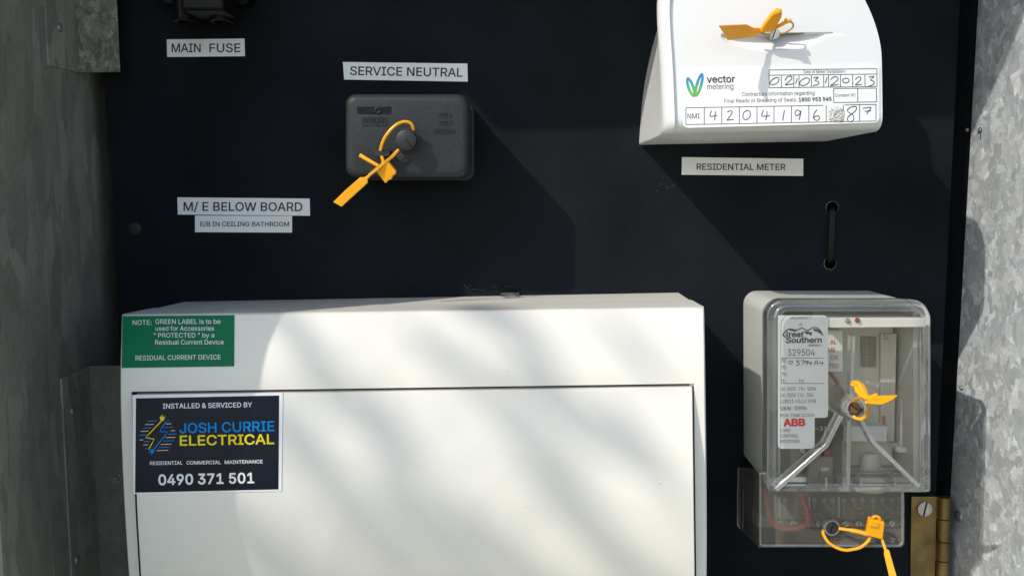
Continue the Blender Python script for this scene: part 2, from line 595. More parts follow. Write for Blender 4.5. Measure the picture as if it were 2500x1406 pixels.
M = {}
M['board'] = board_material()
M['flap'] = mat('pale_green_paint', (0.42, 0.46, 0.36), 0.5, noise=(40, 0.1))
M['black'] = mat('recess_shade_black', (0.003, 0.0035, 0.004), 0.8, spec=0.05)  # near-black base carries the shade of the recess behind the board
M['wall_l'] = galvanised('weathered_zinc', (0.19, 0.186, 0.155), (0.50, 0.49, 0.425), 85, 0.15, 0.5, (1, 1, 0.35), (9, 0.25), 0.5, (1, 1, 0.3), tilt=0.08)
M['bracket'] = galvanised('mottled_zinc', (0.12, 0.118, 0.09), (0.56, 0.54, 0.43), 420, 0.15, 0.5, (1, 1, 0.7), (110, 0.35), 0.5, tilt=0.08, warp=1.1)
M['dullzinc'] = galvanised('dull_zinc', (0.13, 0.13, 0.11), (0.26, 0.26, 0.22), 300, 0.2, 0.5, (1, 1, 0.5), (40, 0.3), 0.3, (1, 1, 0.3), tilt=0.05, warp=1.2)
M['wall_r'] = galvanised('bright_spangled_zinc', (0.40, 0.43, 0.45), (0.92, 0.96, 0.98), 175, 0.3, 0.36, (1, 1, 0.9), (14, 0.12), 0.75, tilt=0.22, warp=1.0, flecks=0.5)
M['white'] = mat('ivory_plastic', (0.765, 0.742, 0.675), 0.33, noise=(5, 0.02), bump=(700, 0.03, 0.0002))
M['meter'] = mat('white_plastic', (0.74, 0.745, 0.75), 0.36, noise=(6, 0.02), bump=(900, 0.05, 0.0002))
M['paper'] = mat('white_label_film', (0.83, 0.835, 0.84), 0.35, noise=(25, 0.04))
M['ink'] = mat('black_ink', (0.012, 0.012, 0.014), 0.5)
M['greyink'] = mat('grey_ink', (0.05, 0.05, 0.055), 0.5)
M['pen'] = mat('blue_black_pen', (0.035, 0.035, 0.075), 0.5)
M['green'] = mat('green_label', (0.0, 0.155, 0.062), 0.4, noise=(30, 0.05), spec=0.12)
M['whiteink'] = mat('white_ink', (0.75, 0.77, 0.76), 0.4)
M['navy'] = mat('navy_sticker', (0.006, 0.009, 0.018), 0.3, noise=(20, 0.1), spec=0.12)
M['blueink'] = mat('blue_ink', (0.0, 0.23, 0.62), 0.4, spec=0.1)
M['yelink'] = mat('yellow_ink', (0.85, 0.66, 0.02), 0.4, spec=0.1)
M['orgink'] = mat('orange_ink', (0.75, 0.45, 0.2), 0.3)
M['redink'] = mat('red_ink', (0.7, 0.02, 0.02), 0.4)
M['redfade'] = mat('faded_red_ink', (0.55, 0.12, 0.08), 0.4)
M['link'] = mat('black_phenolic', (0.031, 0.034, 0.037), 0.45, noise=(900, 0.2), bump=(1600, 0.2, 0.0002), spec=0.25)
M['fuse'] = mat('black_fuse_plastic', (0.005, 0.005, 0.005), 0.4, spec=0.2)
M['knob'] = mat('grey_black_plastic', (0.028, 0.029, 0.032), 0.4, spec=0.3, bump=(600, 0.1, 0.0002))
M['seal'] = mat('yellow_nylon', (0.92, 0.40, 0.004), 0.35, sss=0.2, noise=(90, 0.06), bump=(500, 0.12, 0.0003))
M['brass'] = mat('aged_brass', (0.215, 0.145, 0.058), 0.38, metal=0.85, noise=(70, 0.4), bump=(260, 0.15, 0.0004))
M['steel'] = mat('plated_steel', (0.5, 0.5, 0.48), 0.33, metal=0.85, noise=(200, 0.15))
M['rivet'] = mat('dull_rivet', (0.24, 0.24, 0.22), 0.38, metal=0.6)
M['slot'] = mat('dark_slot', (0.015, 0.014, 0.012), 0.6)
M['strap'] = mat('black_strap', (0.009, 0.009, 0.009), 0.45, spec=0.2)
M['screwbrown'] = mat('bronzed_screw', (0.22, 0.13, 0.06), 0.35, metal=0.7)
M['housing'] = mat('grey_housing', (0.56, 0.57, 0.535), 0.35, noise=(14, 0.12))
M['inner'] = mat('beige_inner', (0.58, 0.545, 0.45), 0.45, noise=(18, 0.1))
M['inner2'] = mat('pale_inner', (0.74, 0.73, 0.68), 0.45, noise=(20, 0.05))
M['darkmod'] = mat('dark_module', (0.085, 0.08, 0.068), 0.4)
M['midmod'] = mat('brown_grey_module', (0.20, 0.18, 0.145), 0.45)
M['clear'] = clear_plastic('clear_window', (0.99, 0.99, 0.98), ior=1.2, haze=0.035, hazecol=(0.68, 0.63, 0.53))
M['tclear'] = clear_plastic('scuffed_clear_cover', (0.96, 0.96, 0.94), haze=0.16, hazecol=(0.60, 0.56, 0.47))
M['rim'] = clear_plastic('clear_rim', (0.93, 0.945, 0.94), rough=0.05, haze=0.10, hazecol=(0.7, 0.74, 0.74), extra=0.12)
M['rib'] = clear_plastic('clear_rib', (0.88, 0.88, 0.87), rough=0.08, haze=0.14, hazecol=(0.85, 0.86, 0.86), extra=0.26)
M['redwire'] = mat('red_cable', (0.36, 0.045, 0.04), 0.4)
M['copper'] = mat('brown_wire', (0.30, 0.16, 0.06), 0.4)
M['redled'] = mat('red_led', (0.32, 0.01, 0.03), 0.12, coat=0.5)
M['greyled'] = mat('clear_led', (0.25, 0.27, 0.25), 0.12, coat=0.5)

S = lambda x, y: (x, y)
def V(px, py, d): return at(px, py, d)

# ================================================================== GROUND
gm = bpy.data.meshes.new('ground')
gm.from_pydata([(-40, -60, -1.25), (40, -60, -1.25), (40, 20, -1.25), (-40, 20, -1.25)], [], [(0, 1, 2, 3)])
gnd = new_obj('ground', gm, mat('dry_grass_ground', (0.34, 0.33, 0.24), 0.9, noise=(3, 0.3), bump=(30, 0.5, 0.02)))
gnd['kind'] = 'structure'

# ================================================================== CABINET
XW = at(222, 300, 0).x                      # inner face of the left wall
ZT = 0.335                                  # underside of the roof
ZB = at(1250, 1900, 0).z
DW = 0.1215                                  # depth of the left wall; a narrow flap carries on in front of it
DF = (at(1141, 650, 0).x - XW) / KX         # depth of the flap's front edge
W0, W1 = at(2350, 700, -0.006), at(2421, 700, 0.0245)
W0.z = W1.z = 0
WD = (W1 - W0).normalized()                 # direction of the right wall towards the viewer
XR = W0.x
cab = thing('switchboard_cabinet', 'galvanised steel cabinet around the black board, dull left wall and bright spangled right wall', 'electrical cabinet', (0, 0.04, ZB))
w = MB()
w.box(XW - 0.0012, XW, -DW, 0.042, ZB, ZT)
w.build('left_wall', M['wall_l'], cab)
w = MB()
w.box(XW - 0.0030, XW - 0.0014, -DF, -DW + 0.004, ZB, ZT)
w.build('side_flap', M['flap'], cab)
w = MB(); w.box(XW, XR, 0.040, 0.042, ZB, ZT); w.build('back_panel', M['black'], cab)
P1_ = at(1220, 322, 0); P2_ = at(1560, 315, 0)
DR = (ZT - P1_.z) / KZ
DR2 = (ZT - P2_.z) / KZ
front = [(XW - 0.0030, DR), (P1_.x - KX * DR, DR), (P2_.x - KX * DR2, DR2), (0.02, DR2 - 0.004), (XR + 0.03, DR2 - 0.040)]
N5 = len(front)
vs = []
for dz in (0, 0.0015):
    for x, d in front: vs.append((x, -d, ZT + dz))
    for x, d in front: vs.append((x, 0.042, ZT + dz))
fs = []
for i in range(N5 - 1):
    fs += [(i, i + 1, N5 + i + 1, N5 + i), (2 * N5 + i, 3 * N5 + i, 3 * N5 + i + 1, 2 * N5 + i + 1), (i, 2 * N5 + i, 2 * N5 + i + 1, i + 1), (N5 + i, N5 + i + 1, 3 * N5 + i + 1, 3 * N5 + i)]
fs += [(0, N5, 3 * N5, 2 * N5), (N5 - 1, 3 * N5 - 1, 4 * N5 - 1, 2 * N5 - 1)]
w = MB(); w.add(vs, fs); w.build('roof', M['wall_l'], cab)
# right wall, nearly square to the board
nrm = Vector((WD.y, -WD.x, 0))
if nrm.x > 0: nrm = -nrm
wd = 0.20
w = MB()
A_, B_ = W0 - WD * 0.003, W0 + WD * wd
w.loft([[Vector((p.x, p.y, z)) for p in (A_, B_, B_ - nrm * 0.0012, A_ - nrm * 0.0012)] for z in (ZB, ZT - 0.001)])
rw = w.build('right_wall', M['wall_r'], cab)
TILT, ZP = 0.030, at(2340, 900, 0).z
for v in rw.data.vertices: v.co.x += TILT * (v.co.z + world_loc(cab).z - ZP)
def wall_mp(px, py, off=0.0):
    rr = RM @ Vector(((px - 1250) / F, -(py - 703) / F, -1.0))
    o_ = Vector((0, -DIST, 0))
    n2 = Vector((nrm.x, nrm.y, -TILT * nrm.x))
    t = (Vector((W0.x, W0.y, ZP)) - o_).dot(n2) / rr.dot(n2)
    return o_ + rr * t + nrm * off
k = MB()
stroke(k, [(2388, 322), (2391, 314), (2396, 313), (2396, 322), (2388, 326), (2394, 320), (2395, 330), (2393, 341)], 2.2, wall_mp, 0.00015)
k.build('pen_mark', M['pen'], rw, smooth=None)
for (px, py, R_) in ((2340, 1259, 0.0034), (2349, 946, 0.0012), (2362, 318, 0.0012)):
    c = wall_mp(px, py)
    k = MB()
    rings = []
    for j in range(5):
        q = j / 5 * math.pi / 2
        rings.append([c + nrm * (0.0018 * math.sin(q)) + (WD * math.cos(u) * 1.3 + Vector((0, 0, 1)) * math.sin(u)) * R_ * math.cos(q) for u in [2 * math.pi * i / 14 for i in range(14)]])
    k.loft(rings); k.build('rivet', M['rivet'], rw)
w = MB(); w.box(at(2300, 500, -0.009).x, W0.x + 0.006, 0.0125, 0.0395, ZB, ZT - 0.002)
w.v = [(x + TILT * (z - ZP), y, z) for x, y, z in w.v]
w.build('gap_shade_batten', M['black'], cab)  # black strip put in for the shade of the gap beside the board

# brackets riveted to the left wall
def rivet(px, py, onwall, parent, r=0.0026, h=0.0016, name='rivet'):
    m_ = MB()
    if onwall:
        # ray with the wall plane
        rr = RM @ Vector(((px - 1250) / F, -(py - 703) / F, -1.0))
        t = XW / rr.x
        p = Vector((0, -DIST, 0)) + rr * t
        rings = []
        for j in range(5):
            q = j / 5 * math.pi / 2
            rings.append([(XW + 0.0012 + h * math.sin(q), p.y + r * math.cos(q) * math.cos(a), p.z + r * math.cos(q) * math.sin(a))
                          for a in [2 * math.pi * k / 16 for k in range(16)]])
        m_.loft(rings)
    return m_.build(name, M['rivet'], parent)

def wallpt(px, py):
    rr = RM @ Vector(((px - 1250) / F, -(py - 703) / F, -1.0))
    t = XW / rr.x
    return Vector((0, -DIST, 0)) + rr * t

def bracket(label, fold_px, outer_px, tip_px, y_end, cham, top, grp):
    a = wallpt(fold_px[0], fold_px[1]); dF = -a.y
    o_ = wallpt(outer_px[0], outer_px[1])
    tip = at(tip_px[0], tip_px[1], dF)
    zend = at(fold_px[0], y_end, dF).z
    zc = wallpt(outer_px[0], cham).z
    zfar = ZT - 0.05 if top else ZB + 0.01
    th = 0.0012
    root = thing('steel_bracket', label, 'bracket', (XW, a.y, zend), grp)
    b_ = MB()
    b_.loft([[(XW, a.y, zend), (XW, o_.y, zc), (XW, o_.y, zfar), (XW, a.y, zfar)],
             [(XW + th, a.y, zend), (XW + th, o_.y, zc), (XW + th, o_.y, zfar), (XW + th, a.y, zfar)]])
    b_.build('wall_leg', M['wall_l'], root, bevel=0.0003)
    b_ = MB()
    z0, z1 = min(zend, zfar), max(zend, zfar)
    b_.box(XW + 0.0003, tip.x, a.y, a.y + th, z0, z1)
    b_.build('front_leg', M['bracket'] if top else M['dullzinc'], root, bevel=0.0003)
    return root, dF
br1, d1 = bracket('upper galvanised bracket with mottled face, riveted to the left wall beside the black board', (183, 100), (110, 100), (289, 100), 178, 160, True, 'steel brackets on the left wall')
rivet(140, 68, True, br1)
br2, d2 = bracket('lower dark galvanised bracket with two rivets, half behind the ivory breaker box', (214, 900), (145, 922), (320, 900), 893, 924, False, 'steel brackets on the left wall')
rivet(172, 1003, True, br2, 0.0023)
rivet(182, 1365, True, br2, 0.0023)
s_ = MB()
c = at(283, 1168, d2)
s_.disc((c.x, c.z), 0.0036, d2, d2 + 0.0006); s_.disc((c.x, c.z), 0.002, d2 + 0.0006, d2 + 0.0022)
s_.build('screw', M['rivet'], br2, bevel=0.0003)

# ================================================================== BOARD
def flat_with_holes(outline, holes, d_front, th):
    cu = bpy.data.curves.new('board', 'CURVE')
    cu.dimensions = '2D'; cu.fill_mode = 'BOTH'
    for pts in [outline] + holes:
        sp = cu.splines.new('POLY'); sp.points.add(len(pts) - 1); sp.use_cyclic_u = True
        for p, q in zip(sp.points, pts): p.co = (q[0], q[1], 0, 1)
    cu.extrude = th / 2
    o = bpy.data.objects.new('board', cu); C.objects.link(o)
    me = bpy.data.meshes.new_from_object(o.evaluated_get(bpy.context.evaluated_depsgraph_get()))
    bpy.data.objects.remove(o); bpy.data.curves.remove(cu)
    me.transform(Matrix.Rotation(math.pi / 2, 4, 'X'))
    me.transform(Matrix.Translation((0, th / 2 - d_front, 0)))
    return me
bl = [at(250, 0), at(2330, 0), at(2289, 1406), at(318, 1406)]
xl_, xr_ = (at(275, 500).x), (at(2310, 500).x)
xr_ = at(2301, 850).x
bx = lambda z: xr_ + 0.024 * (z - ZP)
outl = [(xl_, ZB + 0.02), (bx(ZB + 0.02), ZB + 0.02), (bx(ZT - 0.02), ZT - 0.02), (xl_, ZT - 0.02)]
hole_c = [(at(2032, 507), 0.0034), (at(2027, 643), 0.0034)]
holes = [[(c.x + r * math.cos(-a), c.z + r * math.sin(-a)) for a in [2 * math.pi * k / 28 for k in range(28)]] for c, r in hole_c]
bd = thing('meter_board', 'black painted meter board with adhesive labels and devices mounted on it', 'meter board', (0, 0.012, ZB + 0.02))
o = new_obj('panel', flat_with_holes(outl, holes, 0.0, 0.012), M['board'], bd)
for (c, r), ph in zip(hole_c, (0.0, 3.6)):       # chipped pale rims of the drilled holes
    k = MB()
    n = 40
    A = [2 * math.pi * i / n for i in range(n)]
    ro = [r * (1.035 + (0.12 if math.sin(a + ph) > -0.2 else 0.01) * (0.4 + 0.6 * random.random())) for a in A]
    k.loft([[(c.x + r * math.cos(a), -0.0001, c.z + r * math.sin(a)) for a in A],
            [(c.x + r * 1.03 * math.cos(a), -0.0005, c.z + r * 1.03 * math.sin(a)) for a in A],
            [(c.x + q * math.cos(a), -0.0001, c.z + q * math.sin(a)) for a, q in zip(A, ro)]], False, False)
    k.build('hole_rim', M['midmod'], bd)
c = at(329, 558)
k = MB(); k.dome((c.x, c.z), 0.0042, 0.0, 0.0016)
k.build('screw', mat('painted_screw', (0.024, 0.024, 0.024), 0.5, spec=0.2, bump=(900, 0.5, 0.0004)), bd)
# cross slot of the painted screw is clogged: two shallow dark bars

k = MB()
random.seed(21)
def speck(px, py, r, n_=6):
    c_ = at(px, py, 0); q0 = random.uniform(0, 6.28); e_ = random.uniform(.4, 1)
    k.add([(c_.x + r * random.uniform(.6, 1) * math.cos(q0 + 6.283 * i / n_), -0.00012, c_.z + e_ * r * random.uniform(.6, 1) * math.sin(q0 + 6.283 * i / n_)) for i in range(n_)], [tuple(range(n_))])
for i in range(230):
    t = random.random()
    speck(1330 + 470 * t + random.gauss(0, 70), 390 + 340 * t + random.gauss(0, 70), random.uniform(.00012, .00028))
for i in range(60): speck(random.uniform(300, 2280), random.uniform(20, 700), random.uniform(.00012, .0003))
for i in range(9): speck(1630 + random.gauss(0, 14), 458 + random.gauss(0, 6), random.uniform(.0002, .0005), 9)
for i in range(12): speck(random.uniform(1130, 1300), 705 + random.gauss(0, 4), random.uniform(.0002, .0006), 7)
for (a, b, c_, d_) in ((1131, 694, 1141, 704), (1150, 706, 1185, 710), (1640, 455, 1650, 450)): stroke(k, [(a, b), ((a + c_) / 2 + 1, (b + d_) / 2 - 1), (c_, d_)], 1.0, plane(0), 0.00014)
k.build('dust', mat('grey_dust', (0.055, 0.054, 0.048), 0.8), bd, smooth=None)['kind'] = 'stuff'

st = MB()
pts = [at(2032, 507, -0.008), at(2032, 511, -0.001), at(2032, 520, 0.0012), at(2031, 540, 0.0026), at(2030, 575, 0.0030), at(2028, 610, 0.0026), at(2027, 630, 0.0012), at(2027, 640, -0.001), at(2027, 643, -0.008)]
pts = catmull(pts, 6)
rings = []
for p in pts: pass
hw = 0.0016
Lf, Rt = [p + Vector((-hw, 0, 0)) for p in pts], [p + Vector((hw, 0, 0)) for p in pts]
top = []
for i, p in enumerate(pts):
    t = (pts[min(i + 1, len(pts) - 1)] - pts[max(i - 1, 0)]).normalized()
    n_ = Vector((1, 0, 0)).cross(t).normalized() * 0.0006
    rings.append([p + Vector((-hw, 0, 0)) - n_, p + Vector((hw, 0, 0)) - n_, p + Vector((hw, 0, 0)) + n_, p + Vector((-hw, 0, 0)) + n_])
st.loft(rings)
o = st.build('pull_strap', M['strap'], None, bevel=0.0003)
own_origin(o, at(2029, 575, 0)); tag(o, 'short black strap looped through two drilled holes in the board', 'pull strap')

# ---------------------------------------------------------------- adhesive labels on the board
def board_label(label, quad, lines, grp='typed labels on the board', matn='paper'):
    k = MB(); mp = plane(0.0)
    sheet(k, quad, mp, 0.0003, 4, 2)
    o = k.build('adhesive_label', M[matn], None, smooth=None)
    cpx = (sum(q[0] for q in quad) / 4, sum(q[1] for q in quad) / 4)
    own_origin(o, at(cpx[0], cpx[1], 0))
    tag(o, label, 'label', grp)
    t = MB()
    for ln in lines: text(t, *ln, mp, 0.00038, bold=0.011)
    t.build('lettering', M['ink'], o, smooth=None)
    return o
board_label('white label reading MAIN FUSE under the black fuse holder', [(407, 97), (597, 95), (598, 138), (408, 140)],
            [('MAIN', 419, 128.5, 490, 128.5, 21.5), ('FUSE', 511, 128.5, 587, 128.2, 21.5)])
board_label('white label reading SERVICE NEUTRAL above the black link box', [(837, 152), (1141, 156), (1142, 200), (840, 195)],
            [('SERVICE NEUTRAL', 854.5, 184, 1129.4, 188.5, 21.5)])
board_label('larger white label reading M/ E BELOW BOARD', [(433, 482), (756, 485), (757, 527), (434, 524)],
            [('M/ E BELOW BOARD', 448, 515, 738, 516, 21.5)])
board_label('small white label reading E/B IN CEILING BATHROOM', [(476, 526.5), (713, 527.5), (713, 568), (476, 567)],
            [('E/B IN CEILING BATHROOM', 489, 552.5, 706, 553, 11.2)])
board_label('white label reading RESIDENTIAL METER under the white meter', [(1665, 384), (1961, 388), (1961, 430), (1664, 427)],
            [('RESIDENTIAL METER', 1700.7, 415.2, 1917.7, 416, 15.5)])

# ================================================================== FUSE HOLDER (top, cropped by the frame)
fh = thing('fuse_holder', 'black fuse holder with two terminal barrels above the MAIN FUSE label', 'fuse holder', at(490, -40, 0))
k = MB(); k.prism(rrect(384, -240, 614, 12, 26), 0, 0.012, ref=0.012); k.build('base', M['fuse'], fh, bevel=0.0015)
k = MB(); k.prism(rrect(440, -230, 545, 26, 10), 0.012, 0.042, ref=0.042); k.build('fuse_carrier', M['fuse'], fh, bevel=0.002)
for (a, b) in ((418, 474), (506, 562)):
    k = MB()
    rx = (at(b, 50, 0.02).x - at(a, 50, 0.02).x) / 2
    cx = (at(b, 50, 0.02).x + at(a, 50, 0.02).x) / 2
    zb, zt = at(a, 52, 0.02).z, at(a, -60, 0.02).z
    A = [2 * math.pi * i / 24 for i in range(24)]
    k.loft([[(cx + rx * q * math.cos(u), -0.013 + 0.012 * q * math.sin(u), z) for u in A] for z, q in ((zb + .004, .7), (zb, .72), (zb, .96), (zb + .0006, 1), (zt, 1))])
    k.build('terminal_barrel', M['fuse'], fh)

# ================================================================== SERVICE NEUTRAL LINK
DN = 0.0585
nl = thing('service_link', 'black moulded link box tied with a yellow seal below the SERVICE NEUTRAL label', 'link box', at(1010, 345, 0))
def ring(pp, d): return [at(x, y, d) for x, y in pp]
back = rrect(874, 254, 1158, 441, 20)
k = MB(); k.loft([ring(back, 0), ring(back, 0.006), ring(rrect(875, 255, 1157, 440, 20), 0.010)], mi=0)
k.build('base', M['link'], nl, bevel=0.0008)
k = MB()
rr_ = []
f0 = (840, 228, 1143, 434)
def eqring(d, inset, r):
    q = rrect(f0[0] + inset, f0[1] + inset, f0[2] - inset, f0[3] - inset, r)
    P = [at(x, y, DN) for x, y in q]
    return [Vector((p.x, -d, p.z)) for p in P]
k.loft([eqring(0.006, 4.5, 24), eqring(DN - 0.005, 0.6, 26), eqring(DN - 0.0032, 1.6, 25), eqring(DN - 0.0014, 5.0, 23), eqring(DN - 0.0004, 10.5, 20), eqring(DN, 17.5, 14)])
k.build('cover', M['link'], nl, smooth=60)
mpN = plane(DN)
k = MB()
def emboss(mb, body, x0, y0, x1, h, d, bold=0.0):
    vs, fs = glyph_mesh(body, 0.0, 2)
    a, b = min(v[0] for v in vs), max(v[0] for v in vs)
    s_ = h / cap_h(0.0)
    top = [at(x0 + (v[0] - a) / (b - a) * (x1 - x0), y0 - v[1] * s_, d + 0.0005) for v in vs]
    bot = [Vector((p.x, -d + 0.0001, p.z)) for p in top]
    n = len(vs)
    from collections import Counter
    ec = Counter()
    for f in fs:
        for i in range(len(f)): ec[(f[i], f[(i + 1) % len(f)])] += 1
    side = [(e[0], e[1], e[1] + n, e[0] + n) for e in ec if (e[1], e[0]) not in ec]
    mb.add(top + bot, list(fs) + side)
emboss(k, 'NSWLINK', 891, 301, 939, 11, DN, 0.004)
k.build('raised_name', M['link'], nl, smooth=None)
k = MB()
emboss(k, '100 A', 1072, 286, 1103, 11, DN)
emboss(k, '500 V', 1073, 306, 1104, 11, DN)
emboss(k, 'NEUTRAL', 1061, 326, 1113, 11, DN)
k.build('raised_rating', M['link'], nl, smooth=None)
k = MB()
for a, b in (((886, 288), (944, 288)), ((944, 288), (944, 307)), ((944, 307), (886, 307)), ((886, 307), (886, 288))):
    stroke(k, [a, b], 1.2, mpN, 0.0003)
k.build('frame_line', M['fuse'], nl, smooth=None)
k = MB(); k.prism([(872, 261), (955, 261), (954, 279), (872, 278)], DN - 0.001, DN + 0.0003); k.build('maker_plate', M['fuse'], nl)
k = MB()
emboss(k, 'ead', 897, 275, 914, 8, DN + 0.0003, 0.004)
c = at(922, 270, DN)
k.tube([Vector((c.x + 0.0013 * math.cos(a), -DN - 0.0006, c.z + 0.0013 * math.sin(a))) for a in [2 * math.pi * i / 20 for i in range(21)]], 0.0004, 6)
k.build('maker_mark', M['knob'], nl)
# knob with radial mould line and lugs
kc = at(991, 342, DN + 0.010)
k = MB()
R0 = at(1019, 342, DN + 0.010).x - kc.x
k.loft([[(kc.x + R0 * q * math.cos(a), -d, kc.z + R0 * q * math.sin(a)) for a in [2 * math.pi * i / 40 for i in range(40)]]
        for d, q in ((DN - 0.001, 1.12), (DN + 0.0015, 1.10), (DN + 0.0016, 0.96), (DN + 0.0085, 0.94), (DN + 0.0098, 0.88), (DN + 0.0104, 0.6), (DN + 0.0107, 0.12))])
for a in (2.25, 1.3, 3.3):
    x, z = kc.x + R0 * 0.98 * math.cos(a), kc.z + R0 * 0.98 * math.sin(a)
    k.disc((x, z), 0.0009, DN, DN + 0.0088, 10)
kn = k.build('knob', M['knob'], nl)
k = MB()
k.plate([kc + Vector((x * R0, -0.0108 + 0.010, z * R0)) for x, z in ((0.0, 0.02), (0.55, -0.68), (0.60, -0.64), (0.04, 0.05))], 0.0008)
k.build('mould_line', M['fuse'], kn)
k = MB()
ey = [(915, 366), (951, 366), (951, 382), (916, 384)]
k.prism(ey, DN - 0.001, DN + 0.0075)
k.build('sealing_lug', M['knob'], nl, bevel=0.0004)
k = MB(); k.prism([(966, 386), (980, 373), (1001, 392), (985, 402)], DN - 0.001, DN + 0.0012); k.build('lug_shadow_quad', M['knob'], nl, bevel=0.0003)  # darker quad standing in for the sealing lug's shadow

# ================================================================== RESIDENTIAL METER
DM = 0.102
FL = [(-900, 1740), (-330, 1740), (-120, 1690), (-50, 1640), (0, 1628), (170, 1636), (290, 1641), (330, 1641)]
FR = [(-900, 1960), (-320, 1960), (-130, 1985), (-90, 2030), (-40, 2098), (0, 2122), (45, 2142), (90, 2156), (130, 2163), (200, 2165), (290, 2166), (330, 2166)]
BL = [(-900, 1700), (-200, 1690), (-60, 1625), (0, 1602), (150, 1574), (300, 1562), (360, 1561)]
mt = thing('electricity_meter', 'white electricity meter with handwritten sticker and yellow seal, upper right of the board', 'electricity meter', at(1860, 355, 0))
def scoop(px, py):
    """thumb recess that holds the sealing screw: depth below the face"""
    x0, x1, yt = 1760.0, 2018.0, 81.0
    if px <= x0 or px >= x1 or py < yt: return 0.0
    u = (px - x0) / (x1 - x0) * 2 - 1
    yb = yt + 45 * math.sqrt(max(0, 1 - abs(u) ** 2.2))
    if py > yb: return 0.0
    t = (yb - py) / 45.0
    return 0.0048 * math.sin(min(1, t) * math.pi / 2) * min(1, t / 0.06) * min(1, (py - yt) / 3.0 + 0.15)
rows = []
ys = [-300, -240, -180, -120, -80, -40, -20] + [y for y in range(0, 76, 5)] + [78, 80.5, 81.5] + [84 + 2.0 * i for i in range(24)] + [136, 150, 180, 210, 240, 262, 276, 288]
cols = [0.0, 0.012, 0.03, 0.06, 0.1, 0.16, 0.22] + [0.24 + 0.5 * i / 110 for i in range(111)] + [0.78, 0.85, 0.9, 0.94, 0.97, 0.988, 1.0]
def meter_depth(px, py):
    """slightly bowed face, deepest near the sticker"""
    a, b = smooth_tab(FL, py), smooth_tab(FR, py)
    u = (px - a) / (b - a) * 2 - 1
    d = DM - 0.0022 * u * u
    return d - 0.000004 * max(0, 60 - py)
def row(py, drop=0.0, shrink=0.0):
    a, b = smooth_tab(FL, py) + shrink, smooth_tab(FR, py) - shrink * 0.5
    zref = at(1890, py, DM).z
    pb = at(smooth_tab(BL, py), py, 0.0)
    pts = [Vector((pb.x - 0.0002, 0, zref)), Vector((pb.x + 0.0004, -0.02, zref))]
    # left side up to the rounded edge
    fa = at(a, py, DM); fb = at(b, py, DM)
    r = 0.007
    pts.append(Vector((pb.x * 0.45 + fa.x * 0.55 - 0.0016, -DM + 0.018 + drop, zref)))
    for t in range(0, 6):
        q = t / 6 * math.pi / 2
        pts.append(Vector((fa.x - r * 0.55 + r * (1 - math.cos(q)), -(DM - r + r * math.sin(q)) + drop, zref)))
    for cu in cols:
        px = a + 8 + (b - 16 - a) * cu
        d = meter_depth(px, py) - scoop(px, py)
        p = at(px, py, DM)
        pts.append(Vector((p.x, -d + drop, zref)))
    for t in range(5, -1, -1):
        q = t / 6 * math.pi / 2
        pts.append(Vector((fb.x - r * (1 - math.cos(q)), -(DM - r + r * math.sin(q)) + 0.0022 + drop, zref)))
    pts.append(Vector((fb.x - 0.0004, -0.02, zref)))
    pts.append(Vector((fb.x - 0.0008, 0, zref)))
    return pts
rows = [row(y) for y in ys]
# rounded bottom edge, then the underside
for (y, drop) in ((296, 0.0003), (303, 0.0009), (309, 0.0019), (314, 0.0034), (318, 0.0052), (320.5, 0.0075)):
    rows.append(row(y, drop))
last = rows[-1]
n = len(last)
for s_ in (0.5, 1.0):
    new = []
    for i, p in enumerate(last):
        zb = at(1562 + (2035 - 1562) * (p.x - last[0].x) / (last[-1].x - last[0].x), 354 - 9 * (p.x - last[0].x) / (last[-1].x - last[0].x), 0).z
        new.append(Vector((p.x, p.y * (1 - s_), p.z + (zb - p.z) * s_)))
    rows.append(new)
vs = [p for r in rows for p in r]
fs = []
for j in range(len(rows) - 1):
    for i in range(n - 1):
        fs.append((j * n + i, j * n + i + 1, (j + 1) * n + i + 1, (j + 1) * n + i))
k = MB(); k.add(vs, fs)
mbody = k.build('terminal_cover', M['meter'], mt, smooth=40)
# main body above the frame
k = MB(); k.prism(rrect(1560, -1000, 2290, -270, 40), 0, 0.078, ref=0.078); k.build('meter_body', M['meter'], mt, bevel=0.004, seg=3)

mpM = lambda px, py, off=0.0: at(px, py, meter_depth(px, py) + off)
def slotted_screw(name, c_px, r_px, d0, d1, ang, matn, parent, slotw=0.18):
    c = at(c_px[0], c_px[1], d1)
    R_ = at(c_px[0] + r_px, c_px[1], d1).x - c.x
    k = MB()
    n_ = 18
    ca, sa = math.cos(ang), math.sin(ang)
    k.disc((c.x, c.z), R_, d0, d1 - R_ * 0.28, 30)
    for sgn in (1, -1):
        pts = []
        a0 = math.asin(slotw)
        for i in range(n_ + 1):
            a = a0 + (math.pi - 2 * a0) * i / n_
            pts.append((R_ * math.cos(a), sgn * R_ * math.sin(a)))
        P_ = [(c.x + x * ca - z * sa, c.z + x * sa + z * ca) for x, z in pts]
        k.loft([[(x, -(d1 - R_ * 0.3), z) for x, z in P_], [(x, -d1, z) for x, z in P_]])
    o = k.build(name, M[matn], parent, bevel=R_ * 0.06)
    s2 = MB()
    w_ = R_ * slotw * 0.98
    P_ = [(c.x + x * ca - z * sa, c.z + x * sa + z * ca) for x, z in ((-R_ * .96, -w_), (R_ * .96, -w_), (R_ * .96, w_), (-R_ * .96, w_))]
    s2.loft([[(x, -(d1 - R_ * 0.3), z) for x, z in P_], [(x, -(d1 - R_ * 0.26), z) for x, z in P_]])
    s2.build('slot', M['slot'], o)
    return o
slotted_screw('sealing_screw', (1891, 83), 13.0, DM - 0.012, DM + 0.0012, 1.2, 'steel', mt, 0.12)
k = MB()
k.prism([(1900, 79.5), (1974, 77.5), (1962, 83), (1900, 86)], DM - 0.010, DM - 0.0012)
